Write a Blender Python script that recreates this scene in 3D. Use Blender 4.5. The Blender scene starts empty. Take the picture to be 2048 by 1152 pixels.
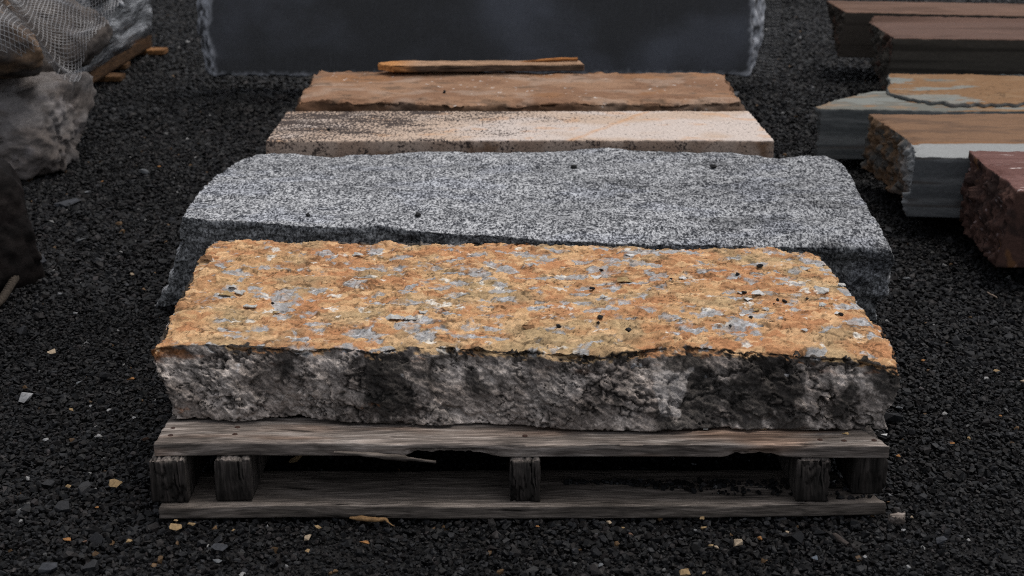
import bpy, bmesh, math, random
import numpy as np
from mathutils import Vector, Matrix
from mathutils.bvhtree import BVHTree

R = math.radians
random.seed(7)
RNG = np.random.default_rng(11)
scene = bpy.context.scene
COL = scene.collection

# ------------------------------------------------------------------ camera, sky, sun, exposure
CAM_H, PITCH, FPX = 1.06, R(18.4), 2844.0
cd = bpy.data.cameras.new('camera')
cam = bpy.data.objects.new('camera', cd)
COL.objects.link(cam)
cam.location = (0, 0, CAM_H)
cam.rotation_euler = (R(90) - PITCH, 0, 0)
cd.sensor_width = 36.0
cd.lens = 36.0 * FPX / 2048.0
cd.clip_end = 1500
cd.dof.use_dof = True
cd.dof.focus_distance = 2.55
cd.dof.aperture_fstop = 7.0
scene.camera = cam

SUN_EL, SUN_ROT = R(72), R(55)
world = bpy.data.worlds.new('World')
scene.world = world
world.use_nodes = True
wn = world.node_tree
sky = wn.nodes.new('ShaderNodeTexSky')
sky.sky_type = 'NISHITA'
sky.sun_disc = False
sky.sun_elevation = SUN_EL
sky.sun_rotation = SUN_ROT
sky.dust_density = 3.0
sky.air_density = 0.8
bg = wn.nodes['Background']
bg.inputs['Strength'].default_value = 0.12
hs_ = wn.nodes.new('ShaderNodeHueSaturation')      # overcast: the blue of the clear sky is mostly gone
hs_.inputs['Saturation'].default_value = 0.3
wn.links.new(sky.outputs[0], hs_.inputs['Color'])
wn.links.new(hs_.outputs[0], bg.inputs[0])

sd = bpy.data.lights.new('sun', 'SUN')
sun = bpy.data.objects.new('sun', sd)
COL.objects.link(sun)
sd.energy = 1.0
sd.angle = R(30)
sd.color = (1.0, 0.955, 0.9)
sdir = Vector((math.sin(SUN_ROT) * math.cos(SUN_EL), math.cos(SUN_ROT) * math.cos(SUN_EL), math.sin(SUN_EL)))
sun.rotation_euler = sdir.to_track_quat('Z', 'Y').to_euler()

scene.view_settings.view_transform = 'Standard'
scene.view_settings.look = 'None'
scene.view_settings.exposure = 0.55
scene.view_settings.gamma = 1.0
scene.render.engine = 'CYCLES'
scene.cycles.use_denoising = False
scene.cycles.max_bounces = 5
scene.cycles.filter_width = 1.05

# ------------------------------------------------------------------ measuring: photograph pixel -> metres
ST, CT = math.sin(PITCH), math.cos(PITCH)

def at_z(px, py, z):
    """point of the yard seen at a photo pixel that lies at height z"""
    x, y = (px - 1024) / FPX, (576 - py) / FPX
    d = np.array((x, CT + y * ST, -ST + y * CT))
    return np.array((0, 0, CAM_H)) + d * ((z - CAM_H) / d[2])

def at_y(px, py, Y):
    """point seen at a photo pixel that lies Y metres ahead"""
    x, y = (px - 1024) / FPX, (576 - py) / FPX
    d = np.array((x, CT + y * ST, -ST + y * CT))
    return np.array((0, 0, CAM_H)) + d * (Y / d[1])

def PZ(pts, z): return [at_z(a, b, z) for a, b in pts]

# ------------------------------------------------------------------ numpy noise
def _hash(ix, iy, iz, s):
    n = (ix.astype(np.int64) * 374761393 + iy.astype(np.int64) * 668265263 + iz.astype(np.int64) * 1442695041 + s * 974711) & 0xffffffff
    n = ((n ^ (n >> 13)) * 1274126177) & 0xffffffff
    n = ((n ^ (n >> 16)) * 2246822519) & 0xffffffff
    return (n ^ (n >> 15)) & 0xffffffff

_G = np.array([(1,1,0),(-1,1,0),(1,-1,0),(-1,-1,0),(1,0,1),(-1,0,1),(1,0,-1),(-1,0,-1),(0,1,1),(0,-1,1),(0,1,-1),(0,-1,-1)], float)

def perlin(P, seed=0):
    F = np.floor(P); f = P - F; I = F.astype(np.int64)
    u = f * f * f * (f * (f * 6 - 15) + 10)
    res = np.zeros(len(P))
    for dx in (0, 1):
        wx = u[:, 0] if dx else 1 - u[:, 0]
        for dy in (0, 1):
            wy = u[:, 1] if dy else 1 - u[:, 1]
            for dz in (0, 1):
                wz = u[:, 2] if dz else 1 - u[:, 2]
                g = _G[_hash(I[:, 0] + dx, I[:, 1] + dy, I[:, 2] + dz, seed) % 12]
                res += wx * wy * wz * (g[:, 0] * (f[:, 0] - dx) + g[:, 1] * (f[:, 1] - dy) + g[:, 2] * (f[:, 2] - dz))
    return res

def fbm(P, sc, octs=4, seed=0, gain=.5):
    P = P * np.asarray(sc, float)
    a, t, s = 1.0, 0.0, np.zeros(len(P))
    for o in range(octs):
        s += a * perlin(P + o * 17.3, seed + o * 13); t += a
        a *= gain; P = P * 2.03
    return s / t * 1.6

def ridged(P, sc, octs=4, seed=0):
    P = P * np.asarray(sc, float)
    a, t, s = 1.0, 0.0, np.zeros(len(P))
    for o in range(octs):
        s += a * (1 - np.abs(perlin(P + o * 9.1, seed + o * 7)) * 2.2); t += a
        a *= .5; P = P * 2.07
    return s / t

def worley(P, sc, seed=0):
    """F1, F2 and a random number of the nearest cell"""
    P = P * np.asarray(sc, float)
    I = np.floor(P).astype(np.int64)
    f1 = np.full(len(P), 9.); f2 = np.full(len(P), 9.); cid = np.zeros(len(P))
    slope = np.zeros(len(P))
    for dx in (-1, 0, 1):
        for dy in (-1, 0, 1):
            for dz in (-1, 0, 1):
                c = I + (dx, dy, dz)
                o = np.stack([_hash(c[:, 0], c[:, 1], c[:, 2], seed + k) / 4294967296. for k in (1, 2, 3)], 1)
                D = P - c - o
                d = np.sqrt((D * D).sum(1))
                h = _hash(c[:, 0], c[:, 1], c[:, 2], seed + 5) / 4294967296.
                g = np.stack([_hash(c[:, 0], c[:, 1], c[:, 2], seed + k) / 4294967296. - .5 for k in (6, 7, 8)], 1)
                near = d < f1
                f2 = np.where(near, f1, np.minimum(f2, d))
                cid = np.where(near, h, cid)
                slope = np.where(near, (D * g).sum(1), slope)
                f1 = np.where(near, d, f1)
    return f1, f2, cid, slope

def ss(a, b, x):
    t = np.clip((x - a) / (b - a), 0, 1)
    return t * t * (3 - 2 * t)

def lerp(a, b, t):
    a = np.asarray(a, float); b = np.asarray(b, float)
    if a.ndim == 1: a = a[None]
    if b.ndim == 1: b = b[None]
    return a + (b - a) * t[:, None]

# ------------------------------------------------------------------ materials
class Mat:
    def __init__(self, name, rough=.85, spec=.3):
        self.m = bpy.data.materials.new(name); self.m.use_nodes = True
        self.t = self.m.node_tree; self.b = self.t.nodes['Principled BSDF']
        self.b.inputs['Roughness'].default_value = rough
        self.b.inputs['Specular IOR Level'].default_value = spec
        self.tc = self.t.nodes.new('ShaderNodeTexCoord')
    def put(self, sock, v):
        if hasattr(v, 'is_linked') or isinstance(v, bpy.types.NodeSocket): self.t.links.new(v, sock)
        else: sock.default_value = v
    def vec(self, scale=(1, 1, 1), rot=(0, 0, 0), warp=None):
        n = self.t.nodes.new('ShaderNodeMapping')
        n.inputs['Scale'].default_value = scale; n.inputs['Rotation'].default_value = rot
        src = self.tc.outputs['Object']
        if warp is not None:
            a = self.t.nodes.new('ShaderNodeVectorMath'); a.operation = 'ADD'
            self.t.links.new(src, a.inputs[0]); self.t.links.new(warp, a.inputs[1]); src = a.outputs[0]
        self.t.links.new(src, n.inputs[0]); return n.outputs[0]
    def noise(self, scale, detail=3, rough=.55, vec=None, color=False, dist=0):
        n = self.t.nodes.new('ShaderNodeTexNoise')
        n.inputs['Scale'].default_value = scale; n.inputs['Detail'].default_value = detail
        n.inputs['Roughness'].default_value = rough; n.inputs['Distortion'].default_value = dist
        self.t.links.new(vec if vec is not None else self.tc.outputs['Object'], n.inputs['Vector'])
        return n.outputs['Color' if color else 'Fac']
    def voronoi(self, scale, vec=None, out='Distance'):
        n = self.t.nodes.new('ShaderNodeTexVoronoi'); n.inputs['Scale'].default_value = scale
        self.t.links.new(vec if vec is not None else self.tc.outputs['Object'], n.inputs['Vector'])
        return n.outputs[out]
    def attr(self, name, out='Color'):
        n = self.t.nodes.new('ShaderNodeAttribute'); n.attribute_name = name; return n.outputs[out]
    def math(self, op, a, b=0.0, c=0.0):
        n = self.t.nodes.new('ShaderNodeMath'); n.operation = op
        self.put(n.inputs[0], a); self.put(n.inputs[1], b); self.put(n.inputs[2], c); return n.outputs[0]
    def ramp(self, f, stops, interp='LINEAR'):
        n = self.t.nodes.new('ShaderNodeValToRGB'); cr = n.color_ramp; cr.interpolation = interp
        while len(cr.elements) < len(stops): cr.elements.new(.5)
        for e, (p, c) in zip(cr.elements, stops):
            e.position = p; e.color = (c, c, c, 1) if not hasattr(c, '__len__') else (*c, 1)
        self.t.links.new(f, n.inputs[0]); return n.outputs[0]
    def mix(self, f, a, b, mode='MIX'):
        n = self.t.nodes.new('ShaderNodeMix'); n.data_type = 'RGBA'; n.blend_type = mode; n.clamp_factor = True
        self.put(n.inputs[0], f)
        self.put(n.inputs[6], (*a, 1) if isinstance(a, tuple) else a)
        self.put(n.inputs[7], (*b, 1) if isinstance(b, tuple) else b)
        return n.outputs[2]
    def bump(self, h, strength=.5, dist=.002, prev=None):
        n = self.t.nodes.new('ShaderNodeBump'); n.inputs['Strength'].default_value = strength
        n.inputs['Distance'].default_value = dist
        self.t.links.new(h, n.inputs['Height'])
        if prev is not None: self.t.links.new(prev, n.inputs['Normal'])
        self.t.links.new(n.outputs[0], self.b.inputs['Normal']); return n.outputs[0]
    def color(self, c): self.put(self.b.inputs['Base Color'], c)

def painted_stone(name, grain=260, lo=.72, hi=1.25, bump=.5, bdist=.0018, rough=.9, bscale=None, spec=.08, gattr=None):
    """stone whose stains and patches are stored on the mesh; the grain is added here"""
    M = Mat(name, rough, spec)
    g = M.noise(grain, 4, .7)
    k = M.ramp(g, [(.3, lo), (.7, hi)])
    M.color(M.mix(M.attr(gattr, 'Fac') if gattr else 1.0, M.attr('Col'), k, 'MULTIPLY'))
    h = M.noise(bscale or grain * .5, 5, .7)
    M.bump(h, bump, bdist)
    return M.m

def flat_mat(name, c, rough=.7, spec=.3, n=40, lo=.8, hi=1.2):
    M = Mat(name, rough, spec)
    k = M.ramp(M.noise(n, 4, .6), [(.3, lo), (.7, hi)])
    M.color(M.mix(1.0, c, k, 'MULTIPLY'))
    M.bump(M.noise(n * 2, 3), .3, .001)
    return M.m

def wood_mat(name, axis, dark, mid, light, stain=.5):
    M = Mat(name, .9, .1)
    st = [70, 70, 70]; st[axis] = 5.5
    w = M.t.nodes.new('ShaderNodeVectorMath'); w.operation = 'SCALE'
    M.t.links.new(M.noise(5, 2, .5, color=True), w.inputs[0]); w.inputs['Scale'].default_value = .03
    v = M.vec(st, warp=w.outputs[0])
    g1 = M.noise(1.0, 6, .72, v)
    st2 = [260, 260, 260]; st2[axis] = 16
    g2 = M.noise(1.0, 3, .6, M.vec(st2, warp=w.outputs[0]))
    st3 = [24, 24, 24]; st3[axis] = 2.2
    g3 = M.noise(1.0, 4, .6, M.vec(st3))
    c = M.ramp(g1, [(.28, dark), (.5, mid), (.72, light)])
    c = M.mix(1.0, c, M.ramp(g2, [(.32, .5), (.5, .95), (.68, 1.6)]), 'MULTIPLY')
    c = M.mix(M.ramp(g3, [(.45, 0.), (.7, stain)]), c, tuple(x * .35 for x in dark), 'MIX')
    c = M.mix(1.0, c, M.attr('Col'), 'MULTIPLY')
    stc = [120, 120, 120]; stc[axis] = 5
    ck = M.ramp(M.noise(1.0, 3, .6, M.vec(stc, warp=w.outputs[0])), [(.31, .12), (.37, 1.0)])
    M.color(M.mix(1.0, c, ck, 'MULTIPLY'))
    h = M.math('ADD', M.math('MULTIPLY', g1, .7), M.math('MULTIPLY', g2, .5))
    M.bump(h, .8, .0022)
    return M.m

# ------------------------------------------------------------------ mesh helpers
def mesh_np(name, V, quads=None, tris=None, col=None, mats=(), smooth=True, ngon=None, attrs=None):
    me = bpy.data.meshes.new(name)
    V = np.asarray(V, np.float32)
    idx, starts, p = [], [], 0
    for A in (quads, tris):
        if A is None or len(A) == 0: continue
        A = np.asarray(A, np.int32); k = A.shape[1]
        idx.append(A.ravel()); starts.append(p + np.arange(len(A)) * k); p += A.size
    if ngon is not None:
        idx.append(np.asarray(ngon, np.int32)); starts.append(np.array([p])); p += len(ngon)
    idx = np.concatenate(idx); starts = np.concatenate(starts).astype(np.int32)
    me.vertices.add(len(V)); me.vertices.foreach_set('co', V.ravel())
    me.loops.add(len(idx)); me.loops.foreach_set('vertex_index', idx.astype(np.int32))
    me.polygons.add(len(starts)); me.polygons.foreach_set('loop_start', starts)
    me.update(calc_edges=True)
    me.polygons.foreach_set('use_smooth', np.full(len(starts), smooth, bool))
    if col is not None:
        a = me.color_attributes.new('Col', 'FLOAT_COLOR', 'POINT')
        c = np.ones((len(V), 4), np.float32); c[:, :3] = np.clip(col, 0, 4)
        a.data.foreach_set('color', c.ravel())
    for k, v in (attrs or {}).items():
        a = me.attributes.new(k, 'FLOAT', 'POINT'); a.data.foreach_set('value', np.asarray(v, np.float32))
    for m in mats: me.materials.append(m)
    me.validate()
    return me

def link(name, me, parent=None, loc=None):
    o = bpy.data.objects.new(name, me); COL.objects.link(o)
    if loc is not None: o.location = loc
    if parent is not None: o.parent = parent
    return o

def tag(o, label=None, cat=None, group=None, kind=None):
    if label: o['label'] = label
    if cat: o['category'] = cat
    if group: o['group'] = group
    if kind: o['kind'] = kind
    elif cat: o['kind'] = 'thing'
    return o

def empty(name, loc, label, cat, group=None):
    o = bpy.data.objects.new(name, None); COL.objects.link(o); o.location = loc
    o.empty_display_size = .1
    return tag(o, label, cat, group)

def resample(poly, n):
    P = np.asarray(poly, float)
    d = np.r_[0, np.cumsum(np.sqrt(((P[1:] - P[:-1]) ** 2).sum(1)))]
    t = np.linspace(0, d[-1], n + 1)
    return np.stack([np.interp(t, d, P[:, k]) for k in range(3)], 1)

def normals(V, quads, ngon=None):
    a, b, c, d = (V[quads[:, k]] for k in range(4))
    n = np.cross(c - a, d - b)
    N = np.zeros_like(V)
    for k in range(4):
        for j in range(3): N[:, j] += np.bincount(quads[:, k], n[:, j], len(V))
    return N / np.maximum(np.sqrt((N * N).sum(1)), 1e-12)[:, None]

class Slab:
    """A block between a top outline (front, back, left, right polylines) and a bottom outline, as one fine mesh.
    front/back run left to right, left/right run front to back."""
    def __init__(s, F, B, L, Rr, f, b, l, r, nu, nv, nw, bulge=0.0):
        s.nu, s.nv, s.nw = nu, nv, nw
        def coons(F, B, L, Rr):
            F, B, L, Rr = resample(F, nu), resample(B, nu), resample(L, nv), resample(Rr, nv)
            u = np.linspace(0, 1, nu + 1)[:, None, None]; v = np.linspace(0, 1, nv + 1)[None, :, None]
            return ((1 - v) * F[:, None] + v * B[:, None] + (1 - u) * L[None] + u * Rr[None]
                    - ((1 - u) * (1 - v) * F[0] + u * (1 - v) * F[-1] + (1 - u) * v * B[0] + u * v * B[-1])), F, B, L, Rr
        T, F, B, L, Rr = coons(F, B, L, Rr)
        f, b, l, r = resample(f, nu), resample(b, nu), resample(l, nv), resample(r, nv)
        I = np.arange((nu + 1) * (nv + 1)).reshape(nu + 1, nv + 1)
        ring0 = np.concatenate([I[:-1, 0], I[-1, :-1], I[:0:-1, -1], I[0, :0:-1]])
        low = np.concatenate([f[:-1], r[:-1], b[:0:-1], l[:0:-1]])
        V = T.reshape(-1, 3); top = V[ring0]
        n = len(ring0); rows = [ring0]; parts = [V]
        nxt = np.roll(top, -1, 0) - np.roll(top, 1, 0)
        out = np.stack([nxt[:, 1], -nxt[:, 0], 0 * nxt[:, 0]], 1)
        out /= np.maximum(np.linalg.norm(out, axis=1), 1e-9)[:, None]
        for k in range(1, nw + 1):
            w = k / nw
            parts.append(top * (1 - w) + low * w + out * bulge * math.sin(math.pi * w))
            rows.append(np.arange(n) + len(V) + (k - 1) * n)
        s.V = np.concatenate(parts)
        q = [np.stack([I[:-1, :-1], I[1:, :-1], I[1:, 1:], I[:-1, 1:]], -1).reshape(-1, 4)]
        for a, c in zip(rows[:-1], rows[1:]):
            q.append(np.stack([a, c, np.roll(c, -1), np.roll(a, -1)], 1))
        s.Q = np.concatenate(q); s.ngon = rows[-1][::-1]
        H = np.linalg.norm((top - low), axis=1).mean()
        uu, vv = np.meshgrid(np.linspace(0, 1, nu + 1), np.linspace(0, 1, nv + 1), indexing='ij')
        W = np.linalg.norm(F[-1] - F[0]); Dp = np.linalg.norm(L[-1] - L[0])
        dt = np.minimum(np.minimum(uu, 1 - uu) * W, np.minimum(vv, 1 - vv) * Dp).ravel()
        ww = np.repeat(np.arange(1, nw + 1) / nw, n)
        s.m = np.r_[np.ones(len(V)), np.zeros(n * nw)]; s.m[ring0] = .5
        s.d = np.r_[dt, ww * H]
        s.w = np.r_[np.zeros(len(V)), ww]
        # place along the rim: 0..1 front, 1..2 right, 2..3 back, 3..4 left
        rim = np.concatenate([np.arange(nu) / nu, 1 + np.arange(nv) / nv, 2 + np.arange(nu) / nu, 3 + np.arange(nv) / nv])
        s.rim = np.r_[np.zeros(len(V)), np.tile(rim, nw)]
        s.rim[ring0] = rim
        s.u = np.r_[uu.ravel(), np.zeros(n * nw)]; s.v = np.r_[vv.ravel(), np.zeros(n * nw)]
        s.W, s.D, s.H = W, Dp, H
    def N(s): return normals(s.V, s.Q)
    def push(s, h):
        s.V = s.V + s.N() * np.asarray(h)[:, None]; return s
    def edge(s, reach, amt, sc, seed, base=.35, rim=None):
        """chipped rim: erode both faces next to the top edge"""
        n = np.clip(fbm(s.V, sc, 3, seed) * .9 + base, 0, 1.4)
        f = np.clip(1 - s.d / reach, 0, 1) ** 2
        f = np.where((s.m > .2) | (s.d < reach), f, 0)
        return s.push(-amt * n * f)
    def obj(s, name, mat, col=None, parent=None, origin=None, smooth=True, attrs=None):
        V = s.V
        if origin is None:
            origin = np.array((V[:, 0].mean(), V[:, 1].mean(), V[:, 2].min()))
        origin = np.asarray(origin, float)
        a = {'top': s.m}; a.update(attrs or {})
        me = mesh_np(name, V - origin, s.Q, ngon=s.ngon, col=col if col is not None else np.ones((len(V), 3)), mats=[mat], smooth=smooth, attrs=a)
        return link(name, me, parent, origin)

def box_slab(x0, x1, y0, y1, z0, z1, nu, nv, nw, bulge=0):
    def loop(z):
        return [(x0, y0, z), (x1, y0, z)], [(x0, y1, z), (x1, y1, z)], [(x0, y0, z), (x0, y1, z)], [(x1, y0, z), (x1, y1, z)]
    return Slab(*loop(z1), *loop(z0), nu, nv, nw, bulge)

def shift(pts, dx=0, dy=0, z=None, dz=0):
    P = np.array(pts, float) + (dx, dy, dz)
    if z is not None: P[:, 2] = z
    return P

def tube(P, r, k=5, close=False):
    P = np.asarray(P, float); n = len(P)
    T = np.gradient(P, axis=0); T /= np.maximum(np.linalg.norm(T, axis=1), 1e-9)[:, None]
    ref = np.where(np.abs(T[:, 2:3]) > .9, np.array([[1., 0, 0]]), np.array([[0, 0, 1.]]))
    A = np.cross(T, ref); A /= np.maximum(np.linalg.norm(A, axis=1), 1e-9)[:, None]; B = np.cross(T, A)
    r = np.broadcast_to(np.asarray(r, float), (n,))
    an = np.arange(k) * 2 * np.pi / k
    V = P[:, None] + r[:, None, None] * (np.cos(an)[None, :, None] * A[:, None] + np.sin(an)[None, :, None] * B[:, None])
    I = np.arange(n * k).reshape(n, k)
    J = np.roll(I, -1, 1)
    Q = np.stack([I[:-1], I[1:], J[1:], J[:-1]], -1).reshape(-1, 4)
    return V.reshape(-1, 3), Q

def merge(parts):
    Vs, Qs, o = [], [], 0
    for V, Q in parts:
        Vs.append(V); Qs.append(np.asarray(Q) + o); o += len(V)
    return np.concatenate(Vs), np.concatenate(Qs)

# ------------------------------------------------------------------ stones
def hull_stone(rng, npts, flat=1.0):
    p = rng.normal(size=(npts, 3)); p /= np.linalg.norm(p, axis=1)[:, None]
    p *= rng.uniform(.78, 1.05, (npts, 1)); p *= (1, rng.uniform(.68, .95), flat * rng.uniform(.6, .85))
    bm = bmesh.new()
    for q in p: bm.verts.new(q)
    r = bmesh.ops.convex_hull(bm, input=bm.verts)
    loose = [v for v in bm.verts if not v.link_faces]
    if loose: bmesh.ops.delete(bm, geom=loose, context='VERTS')
    bmesh.ops.recalc_face_normals(bm, faces=bm.faces)
    bm.verts.index_update()
    V = np.array([v.co[:] for v in bm.verts]); T = np.array([[v.index for v in f.verts] for f in bm.faces])
    bm.free(); return V, T

PROTO = [hull_stone(RNG, int(RNG.integers(11, 17))) for _ in range(30)]

def rand_rot(rng, n, tilt):
    a = rng.uniform(0, 2 * np.pi, n); b = rng.normal(0, tilt, n); c = rng.uniform(0, 2 * np.pi, n)
    def rz(t):
        o = np.zeros((len(t), 3, 3)); o[:, 0, 0] = np.cos(t); o[:, 0, 1] = -np.sin(t); o[:, 1, 0] = np.sin(t); o[:, 1, 1] = np.cos(t); o[:, 2, 2] = 1; return o
    def rx(t):
        o = np.zeros((len(t), 3, 3)); o[:, 1, 1] = np.cos(t); o[:, 1, 2] = -np.sin(t); o[:, 2, 1] = np.sin(t); o[:, 2, 2] = np.cos(t); o[:, 0, 0] = 1; return o
    return rz(a) @ rx(b) @ rz(c)

def scatter(pos, rad, col, rng, tilt=.5):
    """many stones in one mesh (vertices, triangles, colours)"""
    which = rng.integers(0, len(PROTO), len(pos)); Vs, Ts, Cs, o = [], [], [], 0
    rot = rand_rot(rng, len(pos), tilt)
    for k, (pv, pt) in enumerate(PROTO):
        s = np.where(which == k)[0]
        if not len(s): continue
        V = np.einsum('nij,vj->nvi', rot[s], pv) * rad[s][:, None, None] + pos[s][:, None]
        T = pt[None] + (np.arange(len(s)) * len(pv))[:, None, None] + o
        Vs.append(V.reshape(-1, 3)); Ts.append(T.reshape(-1, 3)); Cs.append(np.repeat(col[s], len(pv), 0)); o += len(s) * len(pv)
    return np.concatenate(Vs), np.concatenate(Ts), np.concatenate(Cs)

# ================================================================== THE SETTING: ground and gravel
def ground_z(x, y):
    P = np.stack([x, y, 0 * x], 1)
    return fbm(P, 2.2, 2, 91) * .007 * ss(0, .25, np.abs(y - 2.35) - .25)

Mg = Mat('dark_ground', .9, .2)
gv = Mg.voronoi(75)
Mg.color(Mg.ramp(Mg.noise(3, 4), [(.3, (.010, .010, .0105)), (.7, (.020, .019, .019))]))
Mg.bump(gv, 1.0, .012)
bm = bmesh.new()
for x, y in ((-300, -300), (300, -300), (300, 300), (-300, 300)): bm.verts.new((x, y, -.016))
bm.faces.new(bm.verts)
me = bpy.data.meshes.new('ground'); bm.to_mesh(me); bm.free(); me.materials.append(Mg.m)
tag(link('ground', me), 'dark ground under the loose black gravel of the yard', 'ground', kind='structure')

Mgr = Mat('black_gravel', .55, .13)
gn = Mgr.noise(420, 3, .6)
Mgr.color(Mgr.mix(1.0, Mgr.attr('Col'), Mgr.ramp(gn, [(.3, .7), (.7, 1.3)]), 'MULTIPLY'))
Mgr.bump(Mgr.noise(300, 3, .6), .35, .0012)

def stone_cols(n, rng):
    v = np.exp(rng.normal(0, .5, n)) * .0072
    hue = rng.random(n)
    c = np.stack([v * .98, v * .99, v * 1.06], 1)
    c[hue > .72] *= (1.13, 1.0, .9)
    c[hue > .93] *= (1.5, 1.45, 1.5)
    q = rng.random(n)
    c[q > .9935] = np.array((.09, .055, .028)) * rng.uniform(.5, 1.3, ((q > .9935).sum(), 1))
    c[q > .9965] = np.array((.14, .138, .135)) * rng.uniform(.3, 1.8, ((q > .9965).sum(), 1))
    return c

def gravel_zone(y0, y1, step, rmean, rng, layers=1):
    xs_max = .40 * (y1 + .4) + .35
    X, Y = np.meshgrid(np.arange(-xs_max, xs_max, step), np.arange(y0, y1, step), indexing='ij')
    x = X.ravel() + rng.uniform(-.55, .55, X.size) * step; y = Y.ravel() + rng.uniform(-.55, .55, X.size) * step
    keep = np.abs(x) < .40 * (y + .4) + .3
    keep &= ~((np.abs(x + .03) < .60) & (y > 3.95) & (y < 4.72))
    keep &= ~((np.abs(x + .0) < .62) & (y > 3.1) & (y < 3.6))
    keep &= ~((np.abs(x + .0) < .50) & (y > 2.3) & (y < 2.62))
    x, y = x[keep], y[keep]; n = len(x)
    r = rmean * np.exp(rng.normal(0, .42, n)); r = np.clip(r, rmean * .4, rmean * 2.8)
    # patches of finer and coarser stone
    r *= 1 + .25 * fbm(np.stack([x, y, 0 * x], 1), 1.6, 2, 55)
    z = ground_z(x, y) - .0085 + rng.uniform(-.004, .003, n) - np.maximum(r - .008, 0) * .45
    c = stone_cols(n, rng)
    c *= (1 + .75 * fbm(np.stack([x, y, 0 * x], 1), 1.1, 4, 77))[:, None]
    return np.stack([x, y, z], 1), r, c

g = [gravel_zone(1.55, 3.1, .0074, .0050, RNG), gravel_zone(3.1, 4.9, .0105, .0070, RNG), gravel_zone(4.9, 9.4, .0165, .0106, RNG)]
nb = 900                                    # larger stones among the small ones
bx = RNG.uniform(-2.2, 2.2, nb); by = 1.6 + RNG.random(nb) ** 1.3 * 4.6
br = .011 * np.exp(RNG.normal(0, .32, nb)); bc = stone_cols(nb, RNG); bc *= np.clip(.022 / bc.max(1), 1, 2.2)[:, None]
okb = (np.abs(bx) > .68) | (by < 2.0)
g.append((np.stack([bx, by, ground_z(bx, by) - br * .25], 1)[okb], br[okb], bc[okb]))
V, T, C = scatter(np.concatenate([a[0] for a in g]), np.concatenate([a[1] for a in g]), np.concatenate([a[2] for a in g]), RNG, .55)
tag(link('gravel', mesh_np('gravel', V, tris=T, col=C, mats=[Mgr.m], smooth=False)), 'loose crushed black gravel covering the whole yard', 'gravel', kind='stuff')

# ================================================================== FRONT PALLET
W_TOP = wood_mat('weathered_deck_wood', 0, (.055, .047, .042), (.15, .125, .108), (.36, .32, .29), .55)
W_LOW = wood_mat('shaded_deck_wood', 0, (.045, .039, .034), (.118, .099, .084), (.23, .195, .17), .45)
W_BEAR = wood_mat('bearer_wood', 1, (.022, .019, .017), (.06, .052, .046), (.12, .105, .092), .6)
W_END = wood_mat('bearer_end_wood', 2, (.02, .018, .016), (.06, .052, .046), (.12, .10, .09), .7)

PAL = empty('timber_pallet', (0, 2.3, 0), 'weathered grey hardwood pallet carrying the orange crusted stone slab', 'pallet')
PO = np.array((0, 2.3, 0))
Z1, Z2, Z3 = .020, .095, .117

def board(name, F, B, z0, z1, nu, nv, nw, mat, parent, po, seed, notch=None, tint=None):
    F, B = np.array(F, float), np.array(B, float)
    F[:, 2] = z1; B[:, 2] = z1
    L = np.array([F[0], B[0]]); Rr = np.array([F[-1], B[-1]])
    lo = lambda p: shift(p, z=z0)
    s = Slab(F, B, L, Rr, lo(F), lo(B), lo(L), lo(Rr), nu, nv, nw)
    s.edge(.006, .0035, (9, 60, 60), seed, .5)
    s.push(fbm(s.V, (7, 110, 110), 4, seed + 1) * .0011 + fbm(s.V, (3, 8, 8), 2, seed + 2) * .002)
    if notch:
        for (x0, x1, dep) in notch:
            a = ss(x0, x0 + .03, s.V[:, 0]) * (1 - ss(x1 - .05, x1, s.V[:, 0])) * (s.rim < 1) * ss(.25, .8, s.w) * (s.m < .4)
            j = .7 + .5 * fbm(s.V, (40, 40, 40), 3, seed + 5)
            s.V[:, 1] += a * dep * j
            s.V[:, 2] += a * .007 * j * s.w
    c = np.ones((len(s.V), 3))
    if tint is not None: c = tint(s, c)
    o = s.obj(name, mat, c, parent, origin=None)
    o.location = o.location - Vector(po)
    return o

def deck_tint(s, c):
    # silvered front arris, dark damp patches and a rust streak
    k = 1 + 1.1 * np.exp(-(s.v * s.D / .012)) * (s.m > .4) * np.clip(.6 + 1.2 * fbm(s.V, (9, 1, 1), 3, 5), 0, 1.6)
    k *= 1 - .45 * ss(.15, .5, fbm(s.V, (6, 22, 22), 3, 8))
    front = (s.m < .4) & (s.rim < 1)
    k = np.where(front, k * 1.25, k)
    c = c * k[:, None]
    c = lerp(c, c * (1.15, .92, .78), ss(.0, .5, fbm(s.V, (3, 14, 14), 3, 21)))
    return c

tf = [at_z(*p, Z3) for p in ((309, 887), (500, 886), (800, 887), (1024, 889), (1300, 889), (1560, 890), (1779, 892))]
yb = 2.165
tb = [(at_z(338, 838, Z3)[0], yb, Z3), (.54, yb, Z3)]
deck = board('deck_board', tf, tb, Z2 + .001, Z3, 420, 30, 10, W_TOP, PAL, PO, 3,
             notch=[(at_z(800, 905, .1)[0], at_z(1010, 905, .1)[0], .016), (at_z(1440, 908, .1)[0], at_z(1585, 908, .1)[0], .008)], tint=deck_tint)
for k, y in enumerate((2.24, 2.40, 2.56)):
    board('deck_board', [(-.525, y, 0), (.54, y, 0)], [(-.525, y + .1, 0), (.54, y + .1, 0)], Z2 + .001, Z3 - .001, 60, 8, 3, W_TOP, PAL, PO, 30 + k)

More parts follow.
